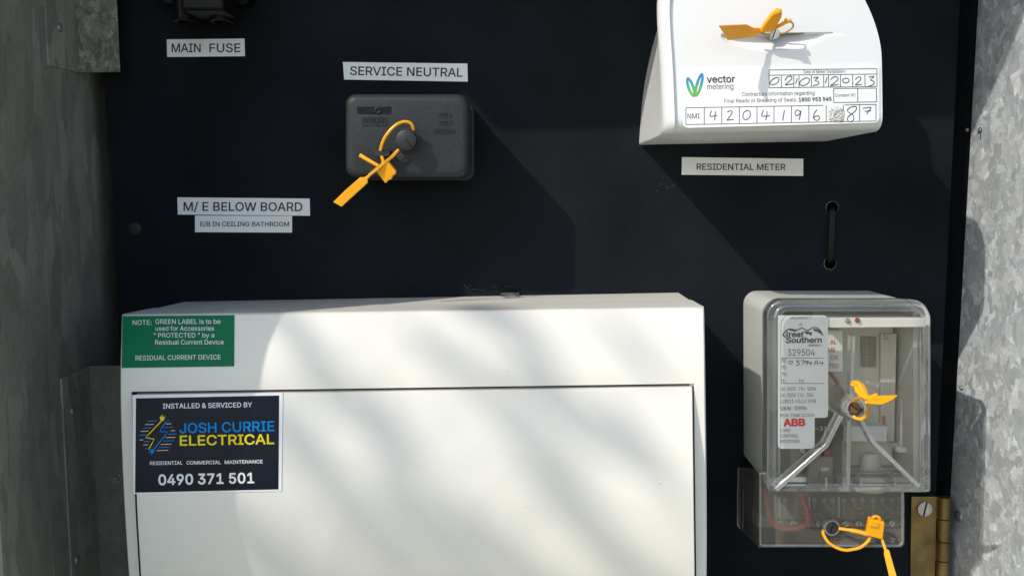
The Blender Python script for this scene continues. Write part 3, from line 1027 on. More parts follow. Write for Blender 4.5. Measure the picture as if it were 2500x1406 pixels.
k.build('screw_slit', mat('slit_shade', (0.22, 0.22, 0.23), 0.6), mt)  # grey wedge stands in for the shade inside the open slit

# sticker on the meter
q = [(1667, 168), (2148, 158), (2147, 300), (1667, 313)]
k = MB()
pp = rquad(q, 13, 5)
# fan of strips that follows the bowed face
nx = 40
top = []
cxs = []
for j in range(2):
    pass
def edge_y(x, upper):
    (xa, ya), (xb, yb) = (q[0], q[1]) if upper else (q[3], q[2])
    y = ya + (yb - ya) * (x - xa) / (xb - xa)
    r = 13
    e = min(x - xa, xb - x)
    if e < r:
        dy = r - math.sqrt(max(0, r * r - (r - e) ** 2))
        y += dy if upper else -dy
    return y
xs = [1667 + t for t in (0.3, 1, 2.5, 5, 8, 13)] + [1680 + (2134 - 1680) * i / 24 for i in range(1, 24)] + [2147.5 - t for t in (13, 8, 5, 2.5, 1, 0.3)]
U, D_, U0, D0 = [], [], [], []
for x in xs:
    U.append(mpM(x, edge_y(x, True), 0.00055)); D_.append(mpM(x, edge_y(x, False), 0.00055))
    U0.append(mpM(x, edge_y(x, True), 0.0001)); D0.append(mpM(x, edge_y(x, False), 0.0001))
m_ = len(xs)
fs = []
for i in range(m_ - 1):
    fs += [(i, i + 1, m_ + i + 1, m_ + i), (i, 2 * m_ + i, 2 * m_ + i + 1, i + 1), (m_ + i, m_ + i + 1, 3 * m_ + i + 1, 3 * m_ + i)]
fs += [(0, m_, 3 * m_, 2 * m_), (m_ - 1, 3 * m_ - 1, 4 * m_ - 1, 2 * m_ - 1)]
k.add(U + D_ + U0 + D0, fs)
vst = k.build('meter_sticker', M['paper'], None, smooth=30)
own_origin(vst, mpM(1907, 235, 0)); tag(vst, 'white sticker with handwritten number boxes and blue green logo on the white meter', 'sticker')
OF = 0.00065
k = MB()
def ln(*pts, w=1.6): stroke(k, pts, w, mpM, OF, curve=False)
def sk(x, t): return t   # kept for clarity of the row slopes below
def ydate(x, y0, y1): return y0 + (y1 - y0) * (x - 1877.7) / (2141 - 1877.7)
for a, b in ((171.5, 168.3), (184.3, 181.5), (215, 211.8)): ln((1877.7, a), (2010, (a + b) / 2), (2141, b))
ln((1877.7, 171.5), (1877.7, 215)); ln((2141, 168.3), (2141, 211.8))
for x in (1907.5, 1938, 1950.7, 1980.8, 2010.9, 2022.7, 2052, 2081.6, 2111.7): ln((x, ydate(x, 184.3, 181.5)), (x, ydate(x, 215, 211.8)))
for a, b in ((216.6, 215.8), (251, 249.4)): ln((2035.5, a), (2140, b))
for x in (2035.5, 2094, 2140): ln((x, 216.4), (x, 250.2), w=1.6)
def ynmi(x, y0, y1): return y0 + (y1 - y0) * (x - 1674.4) / (2138.6 - 1674.4)
ln((1674.4, 263.8), (1900, 259.7), (2010, 257.8)); ln((2062, 256.8), (2138.6, 255.4)); ln((1674.4, 304.7), (1900, 300.5), (2138.6, 296))
for x in (1674.4, 1719.3, 1762, 1805, 1848, 1889.6, 1932.4, 1974.7, 2017, 2058.6, 2098.6, 2138.6): ln((x, ynmi(x, 263.8, 255.4)), (x, ynmi(x, 304.7, 296)), w=1.6)
k.build('ruled_boxes', M['greyink'], vst, smooth=None)
k = MB()
text(k, 'vector', 1725.7, 203.0, 1794.5, 201.6, 17.5, mpM, OF, 0.012)
k.build('logo_name', M['ink'], vst, smooth=None)
k = MB()
text(k, 'NMI', 1678.6, 290.5, 1708.5, 289.8, 12.6, mpM, OF, 0.0)
k.build('box_heading', M['ink'], vst, smooth=None)
k = MB()
text(k, '1800 953 945', 1950, 248.6, 2030, 246.8, 9.6, mpM, OF, 0.016)
k.build('phone_number', M['ink'], vst, smooth=None)
k = MB()
text(k, 'metering', 1726.2, 218.8, 1790.5, 217.8, 13.6, mpM, OF, 0.0)
text(k, 'Date of Meter Installation:', 1962, 179.8, 2063.5, 178.4, 7.6, mpM, OF)
text(k, 'Contractors information regarding', 1811.5, 235.2, 1988.8, 232.0, 9.4, mpM, OF)
text(k, 'Final Reads or Breaking of Seals:', 1768, 251.8, 1946, 248.4, 9.4, mpM, OF)
text(k, 'Constant (K)', 2038.7, 237, 2088, 236, 7.4, mpM, OF)
k.build('small_print', M['greyink'], vst, smooth=None)
# pen strokes (photo pixels; Z() converts from a 3.124x enlargement)
Z1 = lambda pts: [(1540 + x / 3.124, y / 3.124) for x, y in pts]
k = MB()
W_ = 1.9
hand = [
 # date 02/03/2023
 [(1100, 596), (1075, 612), (1062, 640), (1085, 650), (1120, 630), (1130, 600), (1108, 592), (1090, 605)],
 [(1175, 615), (1195, 588), (1222, 584), (1228, 600), (1195, 635), (1178, 650), (1210, 645), (1242, 640)],
 [(1270, 597), (1258, 640)],
 [(1330, 598), (1300, 615), (1288, 643), (1315, 655), (1352, 635), (1362, 605), (1335, 595), (1318, 606)],
 [(1392, 595), (1430, 592), (1405, 616), (1432, 625), (1428, 645), (1388, 655)],
 [(1497, 590), (1484, 637)],
 [(1525, 610), (1545, 590), (1575, 590), (1578, 610), (1545, 640), (1522, 655), (1560, 650), (1585, 645)],
 [(1640, 600), (1618, 606), (1620, 628), (1645, 634), (1665, 618), (1655, 600), (1636, 598)],
 [(1712, 610), (1732, 590), (1755, 595), (1745, 620), (1712, 650), (1735, 648), (1762, 645)],
 [(1815, 590), (1855, 585), (1828, 612), (1855, 622), (1850, 645), (1805, 664)],
 # NMI 4 2 0 4 1 9 6 _ 8 7
 [(615, 845), (605, 888), (635, 886), (660, 882)], [(648, 850), (642, 885), (640, 920)],
 [(735, 858), (762, 846), (772, 862), (740, 910), (735, 918), (765, 914), (785, 912)],
 [(885, 845), (862, 860), (855, 895), (875, 915), (902, 900), (912, 865), (893, 843), (875, 852)],
 [(1012, 840), (998, 885), (1030, 887), (1062, 884)], [(1040, 850), (1036, 885), (1030, 918)],
 [(1172, 842), (1165, 880), (1158, 922)],
 [(1295, 855), (1270, 840), (1252, 858), (1262, 884), (1288, 870), (1297, 845), (1290, 890), (1282, 915)],
 [(1420, 838), (1398, 870), (1395, 905), (1420, 920), (1440, 905), (1430, 885), (1405, 890), (1397, 902)],
 [(1722, 815), (1690, 815), (1655, 835), (1660, 858), (1690, 875), (1702, 905), (1680, 930), (1655, 920), (1660, 890), (1700, 860), (1722, 830), (1715, 812)],
 [(1770, 828), (1800, 824), (1832, 822), (1815, 850), (1800, 870)], [(1785, 852), (1808, 848), (1832, 846)],
]
for h in hand: stroke(k, Z1(h), W_, mpM, OF + 0.00005)
k.build('handwriting', M['pen'], vst, smooth=None)
# logo: two rounded petals
k = MB()
def petal(cx, cy, lx, wd_, ang, hole):
    n_ = 36
    def pt(a, s):
        x, y = wd_ * s * math.cos(a), lx * (1 - (1 - s) * 0.45) * math.sin(a)
        return (cx + x * math.cos(ang) - y * math.sin(ang), cy + x * math.sin(ang) + y * math.cos(ang))
    A = [2 * math.pi * i / n_ for i in range(n_)]
    o1 = [mpM(*pt(a, 1), OF) for a in A]; o2 = [mpM(*pt(a, hole), OF) for a in A]
    k.add(o1 + o2, [(i, (i + 1) % n_, n_ + (i + 1) % n_, n_ + i) for i in range(n_)])
petal(1686.5, 213.5, 25.5, 9.2, -0.33, 0.22)
petal(1706.5, 208.0, 30.0, 8.6, 0.27, 0.22)
zlo, zhi = mpM(1696, 238).z, mpM(1696, 180).z
k.build('logo', gradient_ink('blue_green_print', zlo, zhi, [(0.16, 0.42, 0.06), (0.10, 0.42, 0.16), (0.02, 0.30, 0.42), (0.03, 0.16, 0.5)]), vst, smooth=None)
# crumpled worn spot over one box
k = MB()
random.seed(3)
gx, gy = 15, 15
P_ = []
for j in range(gy):
    for i in range(gx):
        x, y = 2020 + 43 * i / (gx - 1), 259 + 41 * j / (gy - 1)
        e = max(abs(i / (gx - 1) * 2 - 1), abs(j / (gy - 1) * 2 - 1))
        P_.append(mpM(x, y, 0.00052 + (random.random() * 0.0013 + 0.0003) * (1 - e ** 3)))
k.add(P_, [(j * gx + i, j * gx + i + 1, (j + 1) * gx + i + 1, (j + 1) * gx + i) for j in range(gy - 1) for i in range(gx - 1)
           if ((i + .5) / (gx - 1) * 2 - 1) ** 2 + ((j + .5) / (gy - 1) * 2 - 1) ** 2 < 1])
k.build('torn_patch', mat('scuffed_film', (0.6, 0.6, 0.58), 0.25), vst, smooth=None)

# ================================================================== BREAKER ENCLOSURE
# bowed cover: depth along its height, from the measured profile
Zpy = lambda py, d: at(1000, py, d).z
XWS = 1141.0
def dd(e): return DIST * (XWS - e) / (KX * DIST * 4200 + 1303 - e)   # depth from where the wall's shadow edge falls
prof = sorted([(Zpy(py, dd(e)), dd(e)) for py, e in ((764, 688), (850, 648), (940, 624), (1040, 597), (1130, 575), (1250, 562), (1406, 600))] + [(Zpy(1540, .085), .085), (Zpy(1680, .076), .076)])
def face_d(x, z): return smooth_tab(prof, z)
fprof = sorted([(Zpy(py, dd(e)), dd(e)) for py, e in ((764, 688), (850, 649), (940, 628))] + [(Zpy(1040, .094), .0945), (Zpy(1200, .094), .0950), (Zpy(1406, .092), .0915), (Zpy(1540, .084), .0835), (Zpy(1680, .076), .0755)])
def frame_d(x, z): return smooth_tab(fprof, z)
mpB = surf(face_d)
mpF = surf(frame_d)
LE = [(740, 296), (768, 295), (930, 291), (1050, 293), (1200, 299), (1406, 312), (1700, 335)]
RE = [(740, 1719), (760, 1721), (950, 1724), (1200, 1727), (1406, 1727), (1700, 1722)]
TOPL, TOPR = (296, 768), (1720, 750)
be = thing('breaker_enclosure', 'ivory plastic breaker box with closed door, lower left of the board', 'breaker box', at(1010, 1690, 0))
BT = lambda x: TOPL[1] + (TOPR[1] - TOPL[1]) * (x - TOPL[0]) / (TOPR[0] - TOPL[0])
NXB = 48
def frow(v, drop=0.0, inset=0.0):
    """one row of the face; v = 0 at the top edge, 1 at the bottom"""
    out = []
    for i in range(NXB + 1):
        u = i / NXB
        # finer near the sides
        uu = 0.5 - 0.5 * math.cos(math.pi * u) * (1 - 0.0) if False else u
        y = BT(296 + 1424 * uu) + v * 930
        l, r = smooth_tab(LE, y) + inset, smooth_tab(RE, y) - inset
        x = l + (r - l) * uu
        p = mpB(x, y)
        out.append(p)
    return out
# outer shell: face with a door opening left out
x0d, x1d = 321.0, 1697.0
def dtop(x): return 956 + (936 - 956) * (x - 321) / (1697 - 321)
def dleft(y): return lerp_tab([(940, 321), (1100, 325), (1250, 331), (1406, 340), (1700, 362)], y)
def dright(y): return lerp_tab([(930, 1694), (1100, 1696), (1406, 1700), (1700, 1698)], y)
YB = 1640.0
k = MB()
def patch(fx0, fx1, fy0, fy1, nx, ny, off=0.0, mp=None):
    """grid between pixel-space boundaries: fx(y), fy(x)"""
    P = []
    for j in range(ny + 1):
        for i in range(nx + 1):
            u, v = i / nx, j / ny
            x, y = 1000, 1000
            for _ in range(4):
                x = fx0(y) * (1 - u) + fx1(y) * u
                y = fy0(x) * (1 - v) + fy1(x) * v
            P.append((mp or mpF)(x, y, off))
    W = nx + 1
    k.add(P, [(j * W + i, j * W + i + 1, (j + 1) * W + i + 1, (j + 1) * W + i) for j in range(ny) for i in range(nx)])
    return P
lE, rE = (lambda y: smooth_tab(LE, y) + 5), (lambda y: smooth_tab(RE, y) - 5)
bt5 = lambda x: BT(x) + 5
yb = lambda x: YB + 40
ybd = lambda x: YB
patch(lE, rE, bt5, dtop, 60, 16)                                    # band above the door
patch(lE, dleft, dtop, ybd, 4, 44)                                  # left stile
patch(dright, rE, dtop, ybd, 4, 44)                                 # right stile
patch(lE, rE, ybd, yb, 60, 4)                                       # bottom rail
# rounded outer edge and side walls
def rim_pts(ins, dd):
    out = []
    N_ = 40
    def add(x, y, nx_, ny_):
        p = mpF(x, y)
        out.append(p + Vector((0, dd, 0)))
    T = [(smooth_tab(LE, BT(296)) + ins + (smooth_tab(RE, 750) - smooth_tab(LE, 768) - 2 * ins) * i / N_) for i in range(N_ + 1)]
    for x in T: add(x, BT(x) + ins, 0, 0)
    for i in range(1, N_):
        y = 750 + ins + (YB + 40 - ins - 750) * i / N_
        add(smooth_tab(RE, y) - ins, y, 0, 0)
    for x in reversed(T): add(x, YB + 40 - ins + 5 if False else YB + 45 - ins, 0, 0)
    for i in range(N_ - 1, 0, -1):
        y = 768 + ins + (YB + 40 - ins - 768) * i / N_
        add(smooth_tab(LE, y) + ins, y, 0, 0)
    return out
R1, R2, R3, R4 = rim_pts(5, 0), rim_pts(2.2, 0.0005), rim_pts(0.6, 0.0016), rim_pts(0, 0.0036)
# base outline on the board (straight sided, slightly drafted)
def base_ring(d, grow):
    out = []
    for p in R4:
        out.append(p.copy())
    xs_ = [p.x for p in R4]; zs_ = [p.z for p in R4]
    cx, cz = (min(xs_) + max(xs_)) / 2, (min(zs_) + max(zs_)) / 2
    bx0, bx1 = at(398, 735, 0).x, at(1666, 714, 0).x
    res = []
    for p in R4:
        u = (p.x - min(xs_)) / (max(xs_) - min(xs_))
        zt_ = at(398, 735, 0).z * (1 - u) + at(1666, 714, 0).z * u
        v = (p.z - min(zs_)) / (max(zs_) - min(zs_))
        tgt = Vector((bx0 + (bx1 - bx0) * u, 0, min(zs_) + (zt_ - min(zs_)) * v))
        t = d
        q = p.lerp(tgt, t)
        res.append(q)
    return res
k.loft([R1, R2, R3, R4, base_ring(0.45, 0)], False, False)
k2 = base_ring(0.455, 0)
shell = k.build('cover', M['white'], be, smooth=50)
bm = bmesh.new(); bm.from_mesh(shell.data)
bmesh.ops.remove_doubles(bm, verts=bm.verts, dist=0.00002)
bmesh.ops.recalc_face_normals(bm, faces=bm.faces)
bm.to_mesh(shell.data); bm.free()
k = MB()
def shrink(rg, s_):
    xs_ = [p.x for p in rg]; zs_ = [p.z for p in rg]
    c_ = Vector(((min(xs_) + max(xs_)) / 2, 0, (min(zs_) + max(zs_)) / 2))
    return [Vector((c_.x + (p.x - c_.x) * (1 - s_ / 0.15), p.y, c_.z + (p.z - c_.z) * (1 - s_ / 0.10))) for p in rg]
k.loft([shrink(base_ring(0.44, 0), 0.0008), shrink(base_ring(0.5, 0), 0.0004), base_ring(0.99, 0)], False, False)
k.build('base', M['white'], be, smooth=50)
# recess behind the door gap
k = MB()
def outline(ins, off):
    out = []
    N_ = 30
    for i in range(N_ + 1):
        x = 321 + ins + (1694 - 321 - 2 * ins) * i / N_
        out.append(mpF(x, dtop(x) + ins, off))
    for i in range(1, N_ + 1):
        y = 936 + ins + (YB - 936 - 2 * ins) * i / N_
        out.append(mpF(dright(y) - ins, y, off))
    for i in range(1, N_ + 1):
        x = dright(YB) - ins + (dleft(YB) - dright(YB) + 2 * ins) * i / N_
        out.append(mpF(x, YB - ins, off))
    for i in range(1, N_):
        y = YB - ins + (956 - YB + 2 * ins) * i / N_
        out.append(mpF(dleft(y) + ins, y, off))
    return out
k.loft([outline(0, 0), outline(0, -0.009), outline(-1.5, -0.0095)], False, False)
k.build('door_surround', M['white'], be, smooth=40)
# door leaf: sits in the opening, slightly proud in the middle
k = MB()
def door_off(x, y): return 0.0006
top_, NX_, NY_ = [], 60, 50
dl = lambda y: dleft(y) + 3.2
drr = lambda y: dright(y) - 3.4
dt = lambda x: dtop(x) + 8.5
yd = lambda x: YB - 4
patch(dl, drr, dt, yd, NX_, NY_, off=0.0006, mp=mpB)
front_v = list(k.v)
k2 = MB()
nfront = len(front_v)
back_v = []
for p in front_v:
    p = Vector(p)
    back_v.append(Vector((p.x, max(-0.0840, p.y + 0.0012), p.z)))
allv = front_v + [tuple(p) for p in back_v]
W = NX_ + 1
fs = list(k.f)
edge = [i for i in range(W)] + [j * W + NX_ for j in range(1, NY_ + 1)] + [NY_ * W + i for i in range(NX_ - 1, -1, -1)] + [j * W for j in range(NY_ - 1, 0, -1)]
for a, b in zip(edge, edge[1:] + edge[:1]): fs.append((a, b, b + nfront, a + nfront))
k2.add(allv, fs)
k2.build('door', M['white'], be, bevel=0.0006, seg=2, smooth=40, angle=50)
# hinge pin notch at the door's right top corner and clip on the top edge
k = MB(); k.prism([(1684, 934), (1696, 934), (1696, 944), (1684, 944)], 0.085, 0.0920); k.build('hinge_pin', M['white'], be, bevel=0.0004)
k = MB()
a = at(1222, 723, 0.006); b = at(1268, 722, 0.006)
k.box(a.x, b.x, -0.004, -0.0002, a.z - 0.0006, a.z + 0.0016); k.build('top_clip', M['darkmod'], be, bevel=0.0003)

k = MB()
random.seed(5)
for (px, py) in ((1240, 906), (1074, 938), (1053, 1287), (930, 1330), (1284, 1238), (1500, 870), (820, 905), (640, 1010), (1610, 1180)):
    r_ = random.uniform(.7, 1.4); q0 = random.random() * 6
    poly(k, [(px + r_ * random.uniform(.6, 1.2) * math.cos(q0 + i), py + r_ * random.uniform(.6, 1.2) * math.sin(q0 + i)) for i in range(6)], mpB, 0.0008)
k.build('dirt_specks', M['midmod'], be, smooth=None)['kind'] = 'stuff'
# green label on the cover
gq = [(298.9, 771.6), (572.2, 769), (571.5, 894), (297, 898)]
k = MB(); sheet(k, gq, mpF, 0.00025, 6, 10, 0.0001)
gl = k.build('green_sticker', M['green'], None, smooth=30)
own_origin(gl, mpF(435, 834)); tag(gl, 'green residual current device sticker on the top left corner of the ivory breaker box', 'sticker')
k = MB(); O2 = 0.00045
for t_ in (('NOTE:', 324, 793.2, 370, 792.8, 11.6), ('GREEN LABEL is to be', 379.5, 790.8, 538.3, 790.3, 11.6), ('used for Accessories', 379.5, 807.2, 522.5, 806.8, 11.2),
           ('\u201c PROTECTED \u201d by a', 375, 823.9, 523, 823.6, 11.2), ('Residual Current Device', 378.8, 841, 546, 840.4, 11.2), ('RESIDUAL CURRENT DEVICE', 331, 879.5, 538.7, 877, 11.6)):
    text(k, *t_, mpF, O2, bold=0.003)
k.build('lettering', M['whiteink'], gl, smooth=None)
k = MB(); stroke(k, [(298, 850), (572, 848)], 1.4, mpF, 0.0004, curve=False)
k.build('join_line', mat('dark_green_join', (0.0, 0.10, 0.04), 0.4), gl, smooth=None)

# installer's sticker on the door
DO = 0.0007
eq_ = [(323, 964), (690.5, 958), (687, 1198), (326.5, 1205)]
k = MB(); sheet(k, eq_, mpB, 0.0004, 6, 16, DO)
es = k.build('business_sticker', M['paper'], None, smooth=30)
own_origin(es, mpB(507, 1080)); tag(es, 'dark navy business sticker with blue and yellow lettering on the breaker box door', 'sticker')
k = MB(); sheet(k, [(332, 972), (681.5, 965), (680, 1194), (329.5, 1202)], mpB, 0.0001, 6, 16, DO + 0.0004)
k.build('dark_field', M['navy'], es, smooth=30)
O3 = DO + 0.00062
k = MB()
for t_ in (('INSTALLED & SERVICED BY', 397.6, 997.2, 615.6, 993.6, 12.2, 0.012), ('RESIDENTIAL', 366, 1134.6, 446, 1133.4, 8.8, 0.012), ('COMMERCIAL', 455.5, 1133.4, 539.4, 1132.2, 8.8, 0.012),
           ('MAINTENANCE', 548.5, 1132, 641.3, 1130.4, 8.8, 0.016), ('0490 371 501', 386.7, 1184, 621, 1179, 26.5, 0.022)):
    k = MB(); text(k, *t_[:6], mpB, O3, bold=t_[6])
    k.build('phone_number' if t_[0][0] == '0' else 'white_lettering', M['whiteink'], es, smooth=None)

k = MB(); text(k, 'JOSH CURRIE', 438.4, 1057.5, 670.3, 1052, 25, mpB, O3, bold=0.014); k.build('blue_lettering', M['blueink'], es, smooth=None)
k = MB(); text(k, 'ELECTRICAL', 439, 1087.6, 669.5, 1083.6, 25, mpB, O3, bold=0.014); k.build('yellow_lettering', M['yelink'], es, smooth=None)
Z5 = lambda pts: [(280 + x / 2.652, 700 + y / 2.652) for x, y in pts]
yb_, bb_, ob_ = MB(), MB(), MB()
stroke(yb_, Z5([(308, 862), (200, 975), (256, 985), (220, 1052)]), 2.4, mpB, O3, curve=False)
stroke(bb_, Z5([(332, 872), (290, 935), (345, 938), (244, 1062)]), 2.4, mpB, O3, curve=False)
poly(yb_, Z5([(292, 842), (302, 836), (320, 846), (322, 860), (308, 868), (294, 860)]), mpB, O3)
for a in ((305, 838, 311, 828), (318, 848, 326, 838)): stroke(yb_, Z5([(a[0], a[1]), (a[2], a[3])]), 2.0, mpB, O3, curve=False)
poly(bb_, Z5([(232, 1052), (246, 1048), (258, 1060), (252, 1074), (238, 1080), (230, 1068)]), mpB, O3)
for a in ((234, 1062, 222, 1074), (246, 1072, 236, 1085)): stroke(bb_, Z5([(a[0], a[1]), (a[2], a[3])]), 2.0, mpB, O3, curve=False)
rowsL = [(868, 212, 270, 'b'), (890, 197, 254, 'o'), (912, 183, 238, 'b'), (934, 168, 218, 'o'), (958, 156, 208, 'b'), (990, 160, 185, 'o'), (1000, 186, 225, 'b'), (1022, 184, 216, 'o'), (1046, 198, 212, 'b')]
rowsR = [(866, 338, 352, 'b'), (886, 330, 366, 'o'), (908, 322, 378, 'b'), (930, 362, 390, 'o'), (952, 344, 400, 'b'), (974, 330, 392, 'o'), (996, 314, 384, 'b'), (1018, 298, 368, 'o'), (1038, 284, 358, 'b'), (1058, 272, 346, 'o')]
for (y, a, b, c_) in rowsL + rowsR:
    stroke({'b': bb_, 'o': ob_}[c_], Z5([(a, y + 1), (b, y - 1)]), 1.7, mpB, O3, curve=False)
yb_.build('yellow_bolt', M['yelink'], es, smooth=None)
bb_.build('blue_bolt', M['blueink'], es, smooth=None)
ob_.build('orange_dashes', M['orgink'], es, smooth=None)

# ================================================================== LOAD CONTROL RECEIVER (clear cover)
DA = 0.075
ra = thing('load_control_receiver', 'clear fronted load control receiver with white nameplate, lower right of the board', 'control receiver', at(1980, 1300, 0))
def aring(d, x0, y0, x1, y1, rt, rb, n=8):
    """ring of the cover, given in pixels at the front plane"""
    q = rrect(x0, y0, x1, y1, 0, n, (rt, rt, rb, rb))
    P = [at(x, y, DA) for x, y in q]
    return [Vector((p.x, -d, p.z)) for p in P]
OUT = (1881, 736, 2278, 1206)
def ar(d, i, rt=44, rb=10): return aring(d, OUT[0] + i, OUT[1] + i, OUT[2] - i, OUT[3] - i, max(rt - i, 3), max(rb - i, 2))
k = MB()
k.loft([ar(0.0, 7), ar(0.056, 5), ar(0.056, 15), ar(0.006, 17)], False, True)
k.build('housing', M['housing'], ra, smooth=40)
# clear moulded rim with stepped edges
k = MB()
k.loft([ar(0.054, 1.5), ar(0.0665, 0), ar(0.067, -2.0), ar(0.0695, -2.0), ar(0.070, 1.5), ar(0.0735, 4), ar(0.0748, 8), ar(0.075, 13), ar(0.0738, 16), ar(0.0738, 19), ar(0.0745, 21), ar(0.0745, 25)], False, False)
k.build('clear_rim', M['rim'], ra, smooth=50)
k = MB(); k.loft([ar(0.0735, 24), ar(0.0745, 24)]); k.build('window', M['clear'], ra, smooth=None)
# moulded ribs, hub
def pxs(pts, d): return [at(x, y, d) for x, y in pts]
def rib_bar(pts, w_px, d0, d1):
    """bar with square section along pixel points between two depths"""
    P = [at(x, y, d1) for x, y in pts]
    hw_ = (at(1000 + w_px, 700, d1).x - at(1000, 700, d1).x) / 2
    rings = []
    for i, p in enumerate(P):
        t = (P[min(i + 1, len(P) - 1)] - P[max(i - 1, 0)]).normalized()
        n_ = Vector((t.z, 0, -t.x))
        rings.append([p + n_ * hw_, p - n_ * hw_, p - n_ * hw_ * 1.25 + Vector((0, d1 - d0, 0)), p + n_ * hw_ * 1.25 + Vector((0, d1 - d0, 0))])
    kk = MB(); kk.loft(rings)
    return kk.build('moulded_rib', M['rib'], ra, bevel=0.0003, smooth=None)
rib_bar([(2084, 820), (2080, 975)], 10, 0.068, 0.0738)
rib_bar([(2074, 1025), (2070, 1190)], 11, 0.068, 0.0738)
rib_bar([(2055, 1015), (2018, 1088), (1895, 1196)], 11, 0.068, 0.0765)
rib_bar([(2102, 1025), (2135, 1082), (2245, 1188)], 10, 0.068, 0.0755)
hub_c = at(2088, 996, 0.080)
k = MB()
A = [2 * math.pi * i / 36 for i in range(36)]
hr = at(2118, 996, .08).x - hub_c.x
hb = at(2084, 992, 0.05)
k.loft([[(hub_c.x + hr * q * math.cos(a), -d, hub_c.z + hr * q * math.sin(a)) for a in A] for d, q in ((0.050, 1.12), (0.074, 1.02), (0.0805, 0.98), (0.0815, 0.9), (0.0815, 0.66), (0.078, 0.62))], False, False)
k.build('screw_hub', M['rib'], ra, smooth=40)
slotted_screw('cover_screw', (2088, 996), 13.5, 0.052, 0.0805, -0.65, 'screwbrown', ra, 0.12)

# inside: back plate, light strip, LEDs, modules
k = MB(); k.prism([(1898, 805), (2250, 800), (2248, 1188), (1898, 1188)], 0.007, 0.034, ref=DA); k.build('inner_plate', M['inner'], ra, bevel=0.001)
k = MB(); k.prism([(2026, 776), (2262, 776), (2262, 799), (2026, 801)], 0.03, 0.064, ref=0.064); k.build('light_strip', M['inner2'], ra, bevel=0.0006)
for (px, py, mm) in ((2072, 784, 'greyled'), (2096, 783, 'redled')):
    c = at(px, py, 0.066); k = MB(); k.dome((c.x, c.z), 0.0014, 0.0636, 0.0024); k.build('indicator_light', M[mm], ra)
k = MB(); k.prism([(2000, 806), (2058, 806), (2058, 908), (2000, 908)], 0.03, 0.052); rp_ = k.build('red_text_plate', M['inner2'], ra, bevel=0.0005)
k = MB()
for (t_, x0_, y0_, x1_) in (('AL', 2027, 840, 2042), ('ME', 2022, 859, 2039), ('CK', 2027, 878, 2047), ('TED', 2024, 898, 2047)):
    text(k, t_, x0_, y0_, x1_, y0_, 10.5, plane(0.052), 0.0002, 0.01)
k.build('lettering', M['redfade'], rp_, smooth=None)
k = MB(); k.prism([(2104, 822), (2140, 822), (2139, 896), (2104, 895)], 0.034, 0.0355, ref=0.036); k.build('slot_panel', M['midmod'], ra)
k = MB()
for i in range(7): stroke(k, [(2116, 832 + i * 9), (2116, 836 + i * 9)], 1.4, plane(0.0356), 0.0003, curve=False)
k.build('printed_ticks', M['whiteink'], ra, smooth=None)
k = MB(); k.prism([(2058, 1040), (2168, 1040), (2166, 1078), (2058, 1078)], 0.030, 0.044, ref=0.044); k.build('relay_block', M['inner2'], ra, bevel=0.0006)
k = MB(); k.prism([(2150, 815), (2190, 815), (2184, 1078), (2150, 1078)], 0.030, 0.037, ref=0.037); k.build('circuit_column', M['inner'], ra, bevel=0.0005)
k = MB(); k.prism([(1900, 1020), (2056, 1020), (2056, 1188), (1900, 1188)], 0.030, 0.054, ref=0.054); md = k.build('switch_module', M['darkmod'], ra, bevel=0.001)
k = MB(); k.prism([(1974, 1112), (2036, 1112), (2038, 1188), (1974, 1188)], 0.052, 0.060, ref=0.060); k.build('toggle', M['midmod'], md, bevel=0.0015)
k = MB(); k.prism([(2012, 1098), (2026, 1097), (2026, 1111), (2012, 1111)], 0.052, 0.060, ref=0.060); k.build('red_flag', M['redwire'], md)
k = MB()
text(k, '~35A', 1990, 1050.5, 2033, 1050, 9, plane(0.054), 0.0004)
text(k, 'off', 2005, 1081, 2024, 1081, 10, plane(0.054), 0.0004)
text(k, 'on', 2005, 1149, 2022.6, 1149, 11, plane(0.060), 0.0004, 0.008)
k.build('lettering', M['whiteink'], md, smooth=None)
k = MB(); k.tube(catmull([at(2015, 895, 0.04), at(2038, 925, 0.045), at(2055, 950, 0.045), at(2068, 975, 0.04)], 6), 0.0011, 8); k.build('brown_wire', M['copper'], ra)
k = MB(); k.prism([(2205, 905), (2258, 870), (2254, 1090), (2196, 1110)], 0.022, 0.040, ref=0.040); k.build('sun_patch_block', M['inner2'], ra, bevel=0.001)  # pale block stands in for the sunlit patch inside on the right
k = MB(); k.prism([(2188, 1090), (2226, 1094), (2226, 1108), (2190, 1104)], 0.034, 0.046, ref=0.046); k.build('clip_ledge', M['inner2'], ra, bevel=0.0006)
k = MB()
for x in (2017, 2060, 2102, 2185):
    k.prism([(x - 3, 1166), (x + 3, 1166), (x + 3, 1192), (x - 3, 1192)], 0.050, 0.0735)
k.build('clear_tabs', M['rib'], ra)
k = MB()
cl_ = at(2120, 1145, 0.036)
k.loft([[(cl_.x + q * math.cos(a), -0.034 - 0.006 + 0.006 * math.sin(a) * q / 0.008, z) for a in A] for z, q in ((cl_.z - .011, .0075), (cl_.z - .010, .008), (cl_.z + .009, .0048), (cl_.z + .010, .004))])
k.build('coil', M['inner'], ra)
for (px, py, r_) in ((2240, 1122, .0026), (2215, 1150, .0022)):
    c = at(px, py, .036); k = MB(); k.disc((c.x, c.z), r_, .03, .042, 18); k.build('capacitor', M['midmod'], ra, bevel=0.0004)
for (px, py) in ((2164, 826), (2164, 1066), (1960, 1100)):
    slotted_screw('inner_screw', (px, py), 6, .036, .0385 if px > 2000 else .0552, .5, 'steel', ra)
for i in range(9):
    slotted_screw('terminal_screw', (1905 + i * 32, 1278), 7.5, .011, .016, .4 + i * .7, 'steel', ra)
k = MB(); stroke(k, [(2158, 1015), (2158, 1040)], 8, plane(0.0372), .0002, curve=False); k.build('red_print', M['redfade'], ra, smooth=None)
